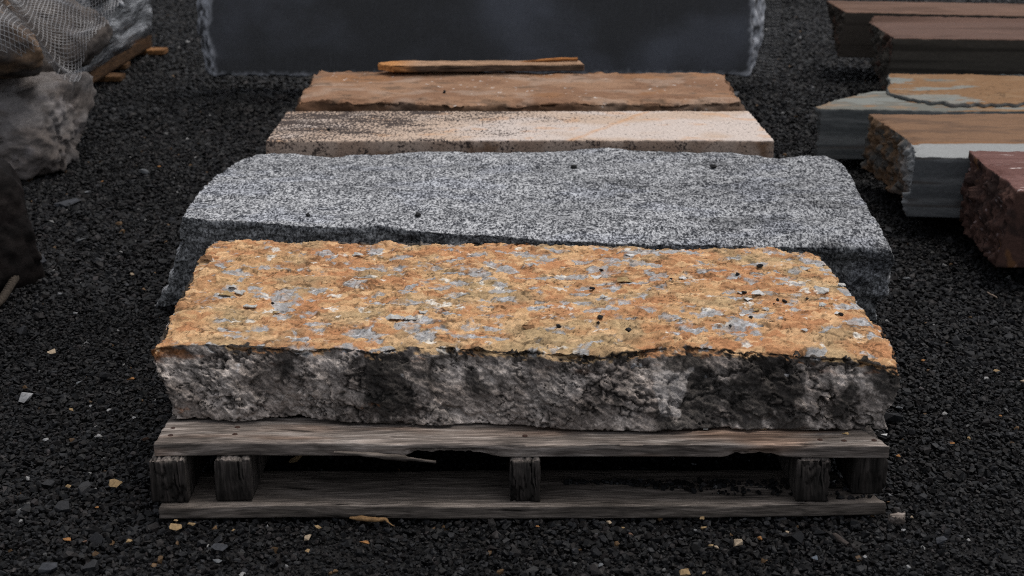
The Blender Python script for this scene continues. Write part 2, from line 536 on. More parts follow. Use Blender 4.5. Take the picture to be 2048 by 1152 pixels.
def low_tint(s, c):
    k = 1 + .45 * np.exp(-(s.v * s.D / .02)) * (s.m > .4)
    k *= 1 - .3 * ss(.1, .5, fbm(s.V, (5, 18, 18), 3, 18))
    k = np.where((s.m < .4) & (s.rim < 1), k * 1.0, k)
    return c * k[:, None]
bf = [at_z(*p, Z1) for p in ((316, 1013), (600, 1010), (900, 1012), (1100, 1012), (1400, 1010), (1600, 1008), (1772, 1004))]
bb = [(at_z(345, 965, Z1)[0], 2.155, 0), (0, 2.165, 0), (.53, 2.165, 0)]
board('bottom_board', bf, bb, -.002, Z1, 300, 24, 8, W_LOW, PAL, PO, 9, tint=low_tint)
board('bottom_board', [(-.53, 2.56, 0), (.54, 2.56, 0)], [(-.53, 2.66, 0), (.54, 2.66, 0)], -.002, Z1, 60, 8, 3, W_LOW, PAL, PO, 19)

def bearer(px0, px1, yf, seed):
    x0, x1 = at_y(px0, 960, yf)[0], at_y(px1, 960, yf)[0]
    s = box_slab(x0, x1, yf, 2.66, Z1 + .0015, Z2, 22, 70, 24)
    s.edge(.007, .006, (60, 60, 60), seed, .6)
    # saw-split end grain: deep vertical checks on the front end
    fr = (s.m < .6) & (s.rim <= 1.0)
    cr = np.abs(fbm(s.V, (30, 3, 9), 4, seed + 3, .6)) + .2 * ss(.0, .3, fbm(s.V, (20, 3, 12), 2, seed + 8))
    s.push(np.where(fr, -.005 * (1 - ss(.0, .08, cr)), 0))
    top = (s.m > .4) & (s.V[:, 1] < yf + .03)
    s.push(np.where(top, -.005 * (1 - ss(.0, .12, np.abs(fbm(s.V, (90, 5, 9), 2, seed + 4)))), 0))
    s.push(fbm(s.V, (35, 12, 30), 4, seed + 6) * .0024)
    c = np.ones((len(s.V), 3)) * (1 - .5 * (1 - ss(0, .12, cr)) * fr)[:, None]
    c *= (1 + 1.5 * ((s.m > .4) & (s.V[:, 1] < yf + .03)) + 1.6 * np.exp(-s.w / .06) * fr)[:, None]  # lit top bevel of the bearer end, painted into the colour
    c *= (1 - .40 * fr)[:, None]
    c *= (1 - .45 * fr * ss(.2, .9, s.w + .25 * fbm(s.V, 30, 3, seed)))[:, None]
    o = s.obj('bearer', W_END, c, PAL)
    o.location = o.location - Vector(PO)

for k, (a, b, y) in enumerate(((300, 372, 2.042), (430, 502, 2.046), (1020, 1079, 2.044), (1594, 1660, 2.044), (1706, 1772, 2.07))):
    bearer(a, b, y, 60 + k * 9)

# hanging splinter under the front deck board, nails
sp = [at_y(p[0], p[1], 2.045) for p in ((668, 905), (720, 908), (780, 914), (815, 917), (845, 921), (872, 924))]
P = resample(sp, 40); V, Q = tube(P, np.interp(np.linspace(0, 1, 41), [0, .3, .7, .72, 1], [.002, .004, .0052, .003, .0022]), 6)
V[:, 2] += fbm(V, (60, 200, 200), 3, 4) * .0012
so = link('splinter', mesh_np('splinter', V - PO - np.array(deck.location), Q, col=np.ones((len(V), 3)) * .95, mats=[W_LOW]), deck)
RUST = flat_mat('rusty_iron', (.03, .012, .007), .8)
for px, py in ((346, 857), (341, 871), (470, 869), (1050, 872), (1640, 880), (1688, 882), (1748, 881), (475, 855)):
    p = at_z(px, py, Z3 + .0005)
    V, Q = tube([p + (0, 0, -.004), p + (0, 0, .0006), p + (0, 0, .0012), p + (0, 0, .0013)], [.0045, .0045, .0036, .0001], 10)
    link('nail', mesh_np('nail', V - PO - np.array(deck.location), Q, mats=[RUST]), deck)

# ================================================================== ORANGE CRUSTED SLAB
zt = .241
F = PZ([(303, 697), (340, 690), (430, 688), (520, 690), (600, 701), (640, 692), (700, 697), (755, 706), (800, 692), (900, 692), (1000, 700), (1100, 705),
        (1200, 712), (1290, 698), (1380, 690), (1450, 695), (1560, 705), (1640, 711), (1700, 714)], zt) + [at_z(1745, 724, zt - .006), at_z(1796, 737, zt - .016)]
B = PZ([(430, 480), (500, 478), (600, 484), (640, 479), (700, 485), (800, 484), (950, 487), (1000, 485), (1100, 490), (1200, 490), (1300, 493), (1380, 497), (1450, 495), (1560, 497), (1610, 504), (1641, 514)], zt)
L = PZ([(303, 697), (318, 672), (331, 650), (350, 610), (375, 560), (395, 520), (415, 492), (430, 480)], zt)
Rr = [at_z(1796, 737, zt - .016), at_z(1790, 700, zt - .010)] + PZ([(1776, 674), (1760, 652), (1735, 630), (1715, 601), (1690, 575), (1664, 535), (1641, 514)], zt)
zb = Z3 + .006
f = PZ([(340, 838), (400, 836), (470, 843), (540, 838), (600, 833), (640, 840), (720, 845), (790, 848), (880, 850), (950, 846), (1040, 850), (1100, 857), (1200, 860), (1300, 862),
        (1350, 862), (1400, 856), (1450, 855), (1500, 861), (1560, 856), (1600, 860), (1680, 861), (1740, 856), (1777, 862)], zb)
b = shift(B, 0, .0, zb); l = [f[0], (L[3][0] + .02, L[3][1], zb), b[0]]; r = [f[-1], (Rr[3][0] - .02, Rr[3][1], zb), b[-1]]
S = Slab(F, B, L, Rr, f, b, l, r, 560, 250, 62, bulge=.006)
fx = S.V[:, 0].copy()
side = (S.m < .4)
# left and right profile of the front face, as in the photograph
wob = np.interp(S.w, [0, .2, .45, .6, .75, 1], [0, .003, -.003, -.009, -.012, 0])
S.V[:, 0] += np.where(side & (fx < -.45), -wob * 1.0, 0) - np.where(side & (fx > .5), -wob * .8, 0)
S.edge(.030, .016, (14, 14, 14), 5, .28)
S.edge(.010, .006, (45, 45, 45), 6, .4)
P0 = S.V.copy()
# flaky top: terraces of thin cleaved layers
warp = np.stack([fbm(P0, 30, 3, 31), fbm(P0, 30, 3, 32), 0 * fx], 1) * .012
Pw = P0 + warp
lay = fbm(Pw, (16, 21, 16), 4, 41, .55) * 3.2
fl = np.floor(lay); fr = lay - fl
terr = fl + ss(.0, .10, fr)
lay2 = fbm(Pw, (44, 60, 44), 3, 42, .55) * 2.6; fl2 = np.floor(lay2); fr2 = lay2 - fl2; terr2 = fl2 + ss(0, .15, fr2)
topm = ss(.45, .95, S.m) * np.ones(len(fx))
Pf = P0 + np.stack([fbm(P0, 26, 4, 33, .6), fbm(P0, 26, 4, 34, .6), 0 * fx], 1) * .016
Pf[:, 2] = .11
k1, k2, flake_id, fsl = worley(Pf, (29, 41, 1), 55)
k3, k4, flake_id2, fsl2 = worley(Pf + .37, (38, 58, 1), 56)
pale = fbm(P0, (40, 52, 40), 4, 52, .6)
gval = (flake_id - .74) * 1.3 + .28 * pale + .20 * fbm(P0, (18, 25, 18), 3, 51) + .12 * fbm(P0, 90, 3, 53) - .10 * ss(.3, .7, k1)
grey = ss(-.03, .13, gval)
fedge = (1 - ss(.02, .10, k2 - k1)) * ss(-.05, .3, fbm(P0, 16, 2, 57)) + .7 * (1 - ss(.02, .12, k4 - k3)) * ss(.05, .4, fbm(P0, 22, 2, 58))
h_top = terr * .0020 + terr2 * .0010 + (flake_id - .5) * .0035 * ss(.0, .08, k2 - k1) + fsl2 * .004 + fbm(P0, 90, 4, 44) * .0016 + fbm(P0, 4, 2, 45) * .003 - grey * .0022
# broken front: conchoidal facets
f1, f2, cid, slope = worley(P0 + np.stack([fbm(P0, 14, 3, 61), 0 * fx, fbm(P0, 14, 3, 62)], 1) * .03, (15, 15, 19), 71)
g1, g2, gid, gsl = worley(P0 + np.stack([fbm(P0, 40, 3, 63), 0 * fx, fbm(P0, 40, 3, 64)], 1) * .012, (48, 40, 60), 72)
h_side = slope * .017 + (cid - .5) * .006 + gsl * .006 + (gid - .5) * .0012 + fbm(P0 @ np.array([[.85, 0, .5], [0, 1, 0], [-.5, 0, .85]]), (36, 50, 80), 4, 65) * .0055 + fbm(P0, 150, 3, 66) * .0014 - .004
h_side *= .25 + .75 * ss(0, .18, S.w)
h_side *= .45 + .55 * ss(1.0, .88, S.w)
crk = ss(.085, .0, np.abs(fbm(P0 + .5, (10, 10, 15), 5, 301, .6))) * ss(-.3, .1, fbm(P0, 9, 2, 302))
crk = np.maximum(crk, .8 * ss(.07, .0, np.abs(fbm(P0 + 1.5, (26, 26, 34), 4, 303, .6))) * ss(-.1, .3, fbm(P0, 14, 2, 304)))
h_side -= crk * .008
S.push(h_top * topm + h_side * (1 - ss(.1, .5, S.m)))
# ragged lower arris standing a little off the deck
S.V[:, 2] += np.where(side, ss(.72, 1, S.w) * np.clip(fbm(P0, (26, 5, 5), 4, 67) * .014 - .001, -.001, .012), 0)
# ---- colour
N = S.N()
base = lerp((.46, .225, .108), (.49, .305, .155), ss(-.42, .42, .6 * fbm(Pw, (7, 10, 7), 3, 81, .5) + .8 * (flake_id2 - .5)))
base = lerp(base, (.34, .175, .085), ss(.10, .42, fbm(Pw, (9, 12, 9), 3, 82, .5) + .5 * (flake_id - .6)) * .75)
base = lerp(base, (.36, .285, .165), ss(.02, .40, fbm(P0, (7, 9, 7), 3, 83, .5)) * .6)
base = lerp(base, (.56, .36, .20), ss(.62, .95, flake_id2) * .55)
base = base * (1 + .26 * (flake_id2 - .5))[:, None]
base = lerp(base, (.335, .33, .325), grey * (.72 + .25 * ss(-.2, .2, pale)))
base = lerp(base, (.50, .51, .53), grey * ss(.15, .45, fbm(P0, (70, 90, 70), 3, 85)) * .7)
base = lerp(base, (.66, .62, .55), ss(.44, .56, fbm(P0, (22, 30, 22), 4, 86, .6)) * .9)
step_shade = 1.2 * (1 - ss(.0, .11, fr)) * ss(-.25, .15, fbm(P0, (18, 18, 18), 2, 87)) + .8 * (1 - ss(.0, .12, fr2)) * ss(.1, .4, fbm(P0, (25, 25, 25), 2, 88))  # thin shade lines along the flake steps, painted into the colour
base = base * (1 - .72 * np.clip(step_shade, 0, 1))[:, None]
base = base * (1 + .30 * fbm(P0, 110, 3, 89))[:, None] * (1 - .6 * np.clip(fedge, 0, 1))[:, None]  # shade lines of the flake edges are painted in too
frontc = lerp((.225, .19, .167), (.44, .385, .345), ss(-.3, .4, fbm(P0, (12, 12, 18), 4, 91, .6)))
frontc = frontc * (1 + .25 * (gid - .5) + .80 * fbm(P0 @ np.array([[.85, 0, .5], [0, 1, 0], [-.5, 0, .85]]), (85, 85, 210), 4, 92))[:, None]
seam = (1 - ss(.02, .11, f2 - f1)) * .75 + (1 - ss(.02, .12, g2 - g1)) * .45
frontc = frontc * (1 - .8 * crk)[:, None]
frontc = frontc * (1 - .5 * np.clip(seam * ss(-.25, .2, fbm(P0, 20, 2, 93)), 0, 1))[:, None]
# black lichen patches where the photograph has them (centre, spread in metres along the face and down it)
wz = S.w
lich = np.zeros(len(fx))
def fpx(px): return at_z(px, 780, .18)[0]
for px, w0, sx, sw, am in ((560, .30, .05, .28, .6), (770, .45, .045, .75, 1.15), (1120, .15, .07, .2, .5), (1380, .35, .045, .5, 1.0), (1400, .8, .05, .4, 1.0), (1500, .55, .05, .6, 1.0), (1545, .3, .05, .5, 1.1),
                           (1685, .6, .025, .35, .9), (1770, .2, .03, .35, 1.1), (1330, .88, .03, .22, .8), (960, .4, .04, .3, .6), (1580, .9, .05, .3, .7), (450, .2, .05, .25, .45), (680, .75, .03, .2, .4), (1220, .6, .03, .25, .45)):
    lich = np.maximum(lich, am * np.exp(-((fx - fpx(px)) / sx) ** 2 - ((wz - w0) / sw) ** 2))
rag = fbm(P0, (26, 26, 30), 5, 94, .65)
lich = ss(.26, .64, lich + .62 * fbm(P0, (34, 34, 20), 5, 94, .7))
lich = np.maximum(lich, ss(.15, .5, fbm(P0, (9, 9, 12), 5, 95, .65)) * .6)
# dark band just under the crust, lichen with shade painted in, and rusty bleeding
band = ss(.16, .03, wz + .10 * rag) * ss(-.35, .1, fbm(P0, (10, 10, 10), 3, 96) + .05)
frontc = lerp(frontc, (.024, .022, .02), np.clip(lich * .87, 0, 1))
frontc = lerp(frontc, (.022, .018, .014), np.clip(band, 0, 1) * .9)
rust = ss(.22, .5, fbm(P0, (9, 9, 26), 5, 97, .65)) * ss(.30, .05, wz) + ss(.34, .55, fbm(P0, (14, 14, 22), 5, 98, .65)) * ss(.5, .75, wz) * (fx < .1)
frontc = lerp(frontc, (.26, .10, .03), np.clip(rust, 0, 1) * .75)
whit = ss(.50, .62, fbm(P0, (30, 30, 34), 5, 99, .65)) * ss(.5, .2, wz)
frontc = lerp(frontc, (.42, .42, .43), whit * .8)
# pale fresh break, right of the middle
dxp = (fx - fpx(1342)) / .026; dzp = (wz - .55) / .27
tri = np.maximum(np.abs(dxp) + .35 * dzp, np.abs(dzp))
frontc = lerp(frontc, np.array((.33, .30, .28)), ss(1.02, .9, tri + .25 * fbm(P0, 50, 3, 100)) * (1 - .4 * seam))
tmix = ss(.25, .62, S.m + .0)
nz = N[:, 2]
tmix = np.where(side & (S.w < .22), np.maximum(tmix, ss(.42, .72, nz + .2 * rag) * (S.w < .10)), tmix)
tmix = np.where((S.m > .4) & (S.d < .03), np.minimum(tmix, ss(.12, .42, nz + .12 * rag)), tmix)
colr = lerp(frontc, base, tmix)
SLAB_ROCK = painted_stone('crusted_sandstone', 300, .40, 1.55, .8, .0028, .9, 220, gattr='grain')
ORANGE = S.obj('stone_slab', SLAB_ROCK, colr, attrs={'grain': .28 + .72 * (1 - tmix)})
tag(ORANGE, 'thick rough slab with flaking orange and grey crust, lying on the front timber pallet', 'stone slab', 'stone slabs laid out for sale')
OB = BVHTree.FromPolygons([tuple(v) for v in S.V], [tuple(q) for q in S.Q[:S.nu * S.nv]])

# ================================================================== GREY GRANITE SLAB
def line_y(pts, y0, y1):
    xs = [p[0] for p in pts]; a, b_ = xs[0], xs[-1]
    return [at_y(p[0], p[1], y0 + (y1 - y0) * (p[0] - a) / (b_ - a)) for p in pts]
F = line_y([(365, 434), (400, 438), (480, 441), (560, 447), (620, 453), (700, 456), (760, 453), (830, 461), (900, 466), (1000, 471), (1100, 480), (1200, 484), (1300, 488), (1400, 490), (1550, 493), (1700, 497), (1783, 501)], 3.0, 2.86)
B = PZ([(547, 304), (600, 306), (650, 313), (720, 309), (800, 306), (860, 301), (950, 304), (1050, 303), (1130, 300), (1200, 297), (1300, 301), (1400, 305), (1480, 306), (1543, 316), (1600, 312), (1650, 314), (1680, 321)], .212)
L = [F[0]] + PZ([(380, 405), (400, 380), (430, 350), (468, 325), (508, 311)], .218) + [B[0]]
Rr = [F[-1]] + PZ([(1768, 468), (1750, 436), (1722, 396), (1702, 352)], .206) + [B[-1]]
zb = 0.0
fl_, fr_ = at_y(314, 606, 3.08), at_y(1752, 630, 2.92)
f = [(fl_[0], 3.06, zb), (0, 3.02, zb), (fr_[0], 2.93, zb)]
b = shift([B[0], B[-1]], 0, .0, zb); l = [f[0], (L[3][0] - .05, L[3][1], zb), b[0]]; r = [f[-1], (Rr[3][0], Rr[3][1], zb), b[-1]]
S = Slab(F, B, L, Rr, f, b, l, r, 430, 200, 60, bulge=0)
side = S.m < .4
fx = S.V[:, 0].copy()
S.V[:, 0] += np.where(side & (fx < -.5), np.interp(S.w, [0, .25, .5, .75, 1], [0, .010, .016, .018, 0]), 0)
S.V[:, 0] += np.where(side & (fx > .55), np.interp(S.w, [0, .15, .4, .7, 1], [0, .012, .008, -.004, 0]), 0)
S.edge(.022, .007, (14, 14, 14), 105, .2)
S.edge(.009, .005, (55, 55, 55), 106, .4)
P0 = S.V.copy(); topm = ss(.45, .95, S.m)
f1, f2, cid, slope = worley(P0, (9, 9, 13), 107)
h_top = fbm(P0, (5, 8, 6), 3, 108) * .007 + fbm(P0, (30, 55, 30), 4, 109) * .0018 + ridged(P0 @ np.array([[.8, .6, 0], [-.6, .8, 0], [0, 0, 1.]]), (12, 40, 10), 3, 110) * .004 * ss(.0, .5, fx)
h_side = slope * .016 + fbm(P0, (20, 20, 40), 4, 111) * .009 + fbm(P0, (70, 70, 130), 3, 112) * .003
S.push(h_top * topm + h_side * (1 - ss(.1, .5, S.m)) * (.2 + .8 * ss(0, .15, S.w)))
k = 1 - .18 * ss(-.1, .4, fbm(P0, (3, 5, 4), 3, 113)) - .34 * ss(.15, .5, fbm(P0, (5, 11, 5), 4, 114)) * ss(.05, .45, fx) - .16 * ss(.25, .65, fx)
c = np.ones((len(fx), 3)) * np.clip(k, .35, 1.3)[:, None]
c = lerp(c, c * (.85, .89, 1.0), ss(.1, .5, fbm(P0, (6, 9, 6), 3, 115)) * .4)
Mq = Mat('grey_granite', .85, .12)
wv = Mq.t.nodes.new('ShaderNodeVectorMath'); wv.operation = 'SCALE'; wv.inputs['Scale'].default_value = .035
Mq.t.links.new(Mq.noise(9, 2, .5, color=True), wv.inputs[0])
v1 = Mq.vec((190, 100, 170), (0, 0, R(-4)), wv.outputs[0])
n1 = Mq.noise(1.0, 4, .75, v1)
n2 = Mq.noise(1.0, 2, .6, Mq.vec((48, 30, 50), (0, 0, R(-6)), wv.outputs[0]))
mixn = Mq.math('ADD', Mq.math('MULTIPLY', n1, .8), Mq.math('MULTIPLY', n2, .2))
ct = Mq.ramp(mixn, [(.41, (.020, .022, .027)), (.475, (.095, .098, .106)), (.53, (.31, .315, .325)), (.61, (.56, .565, .57))])
cs = Mq.ramp(mixn, [(.41, (.038, .038, .039)), (.5, (.18, .18, .18)), (.6, (.48, .48, .475))])
Mq.color(Mq.mix(1.0, Mq.mix(Mq.attr('topk', 'Fac'), cs, ct), Mq.attr('Col'), 'MULTIPLY'))
Mq.bump(n1, .8, .0025)
nz = S.N()[:, 2]
tk = np.where(S.m > .8, 1, np.where(S.m > .3, .85, ss(.45, .75, nz)))
tk = np.maximum(tk, np.where(side & (S.w < .06) , .35, 0))
tag(S.obj('stone_slab', Mq.m, c, attrs={'topk': tk}), 'widest slab, speckled grey granite with broken edges, behind the orange crusted slab', 'stone slab', 'stone slabs laid out for sale')
GB = BVHTree.FromPolygons([tuple(v) for v in S.V], [tuple(q) for q in S.Q[:S.nu * S.nv]])

# ================================================================== CREAM GRANITE BLOCK
zt = .231
F = PZ([(531, 282), (800, 281), (1100, 280), (1400, 280), (1549, 281)], zt); B = PZ([(574, 222), (1497, 222)], zt)
L = [F[0], B[0]]; Rr = [F[-1], at_z(1524, 250, zt), B[-1]]
lo = lambda p: shift(p, z=0)
S = Slab(F, B, L, Rr, lo(F), lo(B), lo(L), lo(Rr), 360, 110, 50)
S.edge(.006, .004, (40, 40, 40), 121, .35)
S.edge(.02, .004, (9, 9, 9), 122, -.1)
P0 = S.V.copy(); fx = P0[:, 0]
S.push(fbm(P0, 60, 3, 123) * .0008 + fbm(P0, 4, 2, 124) * .0015)
c = lerp((.47, .36, .28), (.52, .445, .395), ss(-.3, .3, fbm(P0, (4, 6, 6), 3, 125) + .35 * (fx / .6)))
# black lichen bloom, thick at the left and along the back
lich = ss(.42, -.66, fx + .42 * (.55 - S.v) + .34 * fbm(P0, (5, 10, 5), 4, 126)) * 1.0
lich = .22 + lich * .46 + .28 * ss(.1, .5, fbm(P0, (7, 16, 7), 4, 127)) * ss(.5, -.3, fx) + .10 * ss(.0, .5, fbm(P0, (9, 14, 9), 3, 128))
iron = np.exp(-((fx - .16 - .245 * (S.v) + .012 * fbm(P0, 20, 3, 129)) / .013) ** 2) * (S.m > .4) * (fx > .12)
iron = iron * (.6 + .5 * fbm(P0, 40, 3, 133)) + .5 * ss(.25, .55, fbm(P0, (9, 14, 9), 4, 130)) * (S.m > .4)
c = lerp(c, (.52, .26, .10), np.clip(iron, 0, 1) * .75)
sidec = lerp((.34, .24, .18), (.42, .32, .255), ss(-.3, .3, fbm(P0, 8, 3, 131)))
sidec = lerp(sidec, (.13, .06, .022), ss(.15, .5, fbm(P0, (8, 8, 10), 4, 132)) * .75)
c = np.where((S.m > .4)[:, None], c, sidec)
lich = np.where(S.m > .4, lich, .34 + .25 * ss(.1, .4, fbm(P0, 12, 3, 134)))
Mc = Mat('cream_granite', .85, .12)
sp = Mc.noise(1.0, 3, .8, Mc.vec((140, 62, 130)))
sp2 = Mc.voronoi(130)
thr = Mc.math('SUBTRACT', .69, Mc.math('MULTIPLY', Mc.attr('lich', 'Fac'), .36))
fk = Mc.math('MULTIPLY', Mc.math('SUBTRACT', sp, thr), 18.0)
cc = Mc.mix(1.0, Mc.attr('Col'), Mc.ramp(Mc.noise(210, 2, .6), [(.3, .78), (.7, 1.15)]), 'MULTIPLY')
Mc.color(Mc.mix(fk, cc, (.055, .042, .037)))
Mc.bump(sp, .35, .0015)
tag(S.obj('stone_slab', Mc.m, c, attrs={'lich': lich}), 'sharp sawn cream granite block with black lichen on its left end, behind the grey granite', 'stone slab', 'stone slabs laid out for sale')
CB = BVHTree.FromPolygons([tuple(v) for v in S.V], [tuple(q) for q in S.Q[:S.nu * S.nv]])

# ================================================================== BROWN SANDSTONE SLAB (fourth)
zt = .245
F = PZ([(596, 204), (640, 200), (700, 204), (760, 200), (800, 203), (850, 207), (900, 210), (1000, 207), (1100, 204), (1200, 206), (1300, 206), (1400, 205), (1482, 203)], zt)
B = PZ([(640, 141), (700, 139), (760, 140), (900, 141), (1100, 143), (1300, 143), (1446, 145)], zt)
L = [F[0]] + PZ([(606, 180), (618, 160), (630, 146)], zt) + [B[0]]; Rr = [F[-1]] + PZ([(1473, 187), (1466, 172), (1456, 154)], zt) + [B[-1]]
S = Slab(F, B, L, Rr, shift(F, z=0), shift(B, z=0), shift(L, z=0), shift(Rr, z=0), 330, 130, 46, bulge=.02)
S.edge(.05, .022, (7, 7, 7), 141, .45)
S.edge(.012, .003, (30, 30, 30), 142, .4)
P0 = S.V.copy(); fx = P0[:, 0]; topm = ss(.45, .95, S.m)
lay = fbm(P0, (6, 9, 12), 4, 143, .55) * 2.4; fl = np.floor(lay); fr = lay - fl
ledge = ss(-.35, -.50, fx - .35 * S.v) * (S.v < .75)
S.push(topm * (fbm(P0, (3.5, 6, 4), 3, 144) * .008 + (fl + ss(0, .12, fr)) * .0022 * (.5 + 2.0 * ss(.35, .0, S.v)) + fbm(P0, (24, 34, 24), 4, 145) * .0025) +
       (1 - topm) * (fbm(P0, (14, 14, 30), 4, 146) * .012 + worley(P0, (12, 12, 22), 147)[3] * .012))
c = lerp((.205, .115, .07), (.27, .162, .102), ss(-.3, .35, fbm(P0, (4, 7, 5), 4, 148, .6)))
c = lerp(c, (.25, .125, .06), ss(.1, .5, fbm(P0, (3, 5, 4), 3, 149)) * .7)
c = lerp(c, (.32, .235, .18), ss(.15, .5, fbm(P0, (6, 8, 6), 4, 150)) * .55)
c = lerp(c, (.12, .08, .055), ss(.12, .42, fbm(P0, (9, 16, 9), 5, 151, .65)) * .7)
c = c * (1 - .45 * (1 - ss(0, .07, fr)) * ss(-.1, .3, fbm(P0, 9, 2, 152)))[:, None]
wt = ss(.52, .6, fbm(P0, (45, 60, 45), 4, 153, .6)) * ss(-.05, .3, fbm(P0, 5, 2, 154))
c = lerp(c, (.72, .70, .67), wt * .9)
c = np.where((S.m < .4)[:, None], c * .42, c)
SAND = painted_stone('brown_sandstone', 190, .8, 1.2, .5, .002, .92, 110)
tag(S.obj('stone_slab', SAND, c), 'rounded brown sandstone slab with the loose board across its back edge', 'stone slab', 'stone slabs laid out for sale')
SB = BVHTree.FromPolygons([tuple(v) for v in S.V], [tuple(q) for q in S.Q[:S.nu * S.nv]])

# loose board on its back edge, with a split strip
W_PLANK = wood_mat('loose_board_wood', 0, (.16, .10, .06), (.30, .185, .115), (.42, .28, .19), .35)
yb0 = 4.70
PL = empty('loose_board', (0, yb0, .25), 'long thin brown board with splintered end, lying on the sandstone slab back edge', 'board')
zt = .279; zb = .2575
F = [(at_z(755, 128, zt)[0], 4.705, zt), (at_z(790, 127, zt)[0], 4.66, zt), (at_z(1168, 127, zt)[0], 4.69, zt)]
B = [(at_z(762, 122, zt)[0], 4.735, zt), (at_z(800, 120, zt)[0], 4.765, zt), (at_z(1160, 122, zt)[0], 4.775, zt)]
s = Slab(F, B, [F[0], B[0]], [F[-1], B[-1]], shift(F, 0, 0, zb), shift(B, 0, 0, zb), shift([F[0], B[0]], z=zb), shift([F[-1], B[-1]], z=zb), 200, 16, 8)
s.edge(.006, .004, (12, 60, 60), 161, .5); s.push(fbm(s.V, (8, 90, 90), 4, 162) * .0015)
c = np.ones((len(s.V), 3)); frt = (s.m < .4) & (s.rim < 1)
raw = ss(-.30, -.40, s.V[:, 0] + .4 * (s.V[:, 2] - .27))
c = np.where(frt[:, None], np.array((.50, .55, .62)) * .62, c * 1.05)
c = lerp(c, (1.5, 1.1, .6), raw * (s.rim < 1) * .9)
o = s.obj('plank', W_PLANK, c, PL); o.location = o.location - PL.location
P = resample([at_y(1040, 125, 4.73), at_y(1080, 121, 4.735), at_y(1120, 118.5, 4.74), at_y(1155, 118, 4.745)], 24)
V, Q = tube(P, np.interp(np.linspace(0, 1, 25), [0, .5, 1], [.003, .007, .006]), 5); V[:, 2] += fbm(V, (20, 99, 99), 3, 6) * .002
link('split_strip', mesh_np('split_strip', V - np.array(PL.location), Q, col=np.ones((len(V), 3)) * (1.1, .75, .4), mats=[W_PLANK]), PL)

# ================================================================== UPRIGHT SLATE
YS = 5.70
def ups(px, py, off=0): return at_y(px, py, YS) + np.array((0, 0.10 * 0 + off, 0))
zlo, zhi = .062, 1.02
def lean(p, off=0):
    p = np.array(p, float); p[1] = YS + (p[2] - zlo) * .06 + off; return p
def sx(px, py):
    q = at_y(px, py, YS); return q[0]
xl0, xr0 = sx(424, 150), sx(1499, 148)
inl = [lean((xl0 + .006, 0, zlo)), lean((xl0 + .004, 0, .16)), lean((xl0 - .018, 0, .25)), lean((sx(421, 0), 0, .38)), lean((xl0 - .03, 0, zhi))]
inr = [lean((xr0, 0, zlo + .004)), lean((sx(1507, 90), 0, .18)), lean((sx(1508, 0), 0, .38)), lean((xr0 + .03, 0, zhi))]
TH = .10
def sxb(px, py): return at_y(px, py, YS + TH)[0]
outl = [lean((sxb(414, 150), 0, zlo), TH), lean((sxb(404, 110), 0, .15), TH), lean((sxb(396, 60), 0, .25), TH), lean((sxb(392, 0), 0, .38), TH), lean((sxb(390, 0), 0, zhi), TH)]
outr = [lean((sxb(1503, 148), 0, zlo), TH), lean((sxb(1514, 120), 0, .13), TH), lean((sxb(1524, 85), 0, .19), TH), lean((sxb(1531, 45), 0, .28), TH), lean((sxb(1533, 0), 0, .38), TH), lean((sxb(1536, 0), 0, zhi), TH)]
S = Slab([inl[0], inr[0]], [inl[-1], inr[-1]], inl, inr, [outl[0], outr[0]], [outl[-1], outr[-1]], outl, outr, 300, 120, 26)
S.edge(.02, .010, (26, 26, 26), 171, .35)
P0 = S.V.copy(); topm = ss(.45, .95, S.m)
S.push(topm * fbm(P0, (8, 8, 8), 3, 172) * .001 + (1 - topm) * (fbm(P0, (16, 16, 16), 4, 173) * .012 + worley(P0, (18, 18, 18), 174)[3] * .016))
cl = fbm(P0, (2.2, 2.2, 3.2), 4, 175, .55)
c = lerp((.056, .0565, .0585), (.086, .089, .10), ss(-.1, .6, cl))
for px, py, rr, am in ((1050, 40, .16, 1.0), (1320, 110, .09, .9), (1010, 5, .12, .6), (1480, 60, .06, .4)):
    q = at_y(px, py, YS)
    c = lerp(c, (.115, .122, .142), am * np.exp(-(((P0[:, 0] - q[0]) / rr) ** 2 + ((P0[:, 2] - q[2]) / rr * 1.2) ** 2)) * np.clip(.75 + .9 * cl, 0, 1))
scr = ss(.36, .55, fbm(P0, (95, 1, 9), 3, 176)) * .25
c = lerp(c, (.10, .103, .112), scr * .5)
c = lerp(c, (.46, .47, .50), (1 - topm) * .9 * ss(-.5, .3, fbm(P0, 30, 3, 177)))
c = lerp(c, (.26, .264, .28), topm * ss(.020, .004, S.d + .012 * fbm(P0, 40, 3, 178)))
SLATE = painted_stone('dark_slate', 120, .85, 1.15, .2, .001, .75, 160)
tag(S.obj('slate_slab', SLATE, c), 'big dark blue-grey slate slab standing upright behind the row of slabs', 'stone slab')
# timber under it
W_DARK = wood_mat('dark_dunnage_wood', 0, (.02, .017, .014), (.05, .042, .035), (.09, .075, .06), .5)
for x in (-.75, .65):
    s = box_slab(x - .045, x + .045, 5.58, 5.98, -.004, .058, 10, 20, 6); s.push(fbm(s.V, 30, 3, 9) * .003)
    tag(s.obj('timber_bearer', W_DARK), 'dark timber bearer on the gravel under the %s end of the upright slate' % ('left' if x < 0 else 'right'), 'timber bearer', 'timber bearers under the slate')

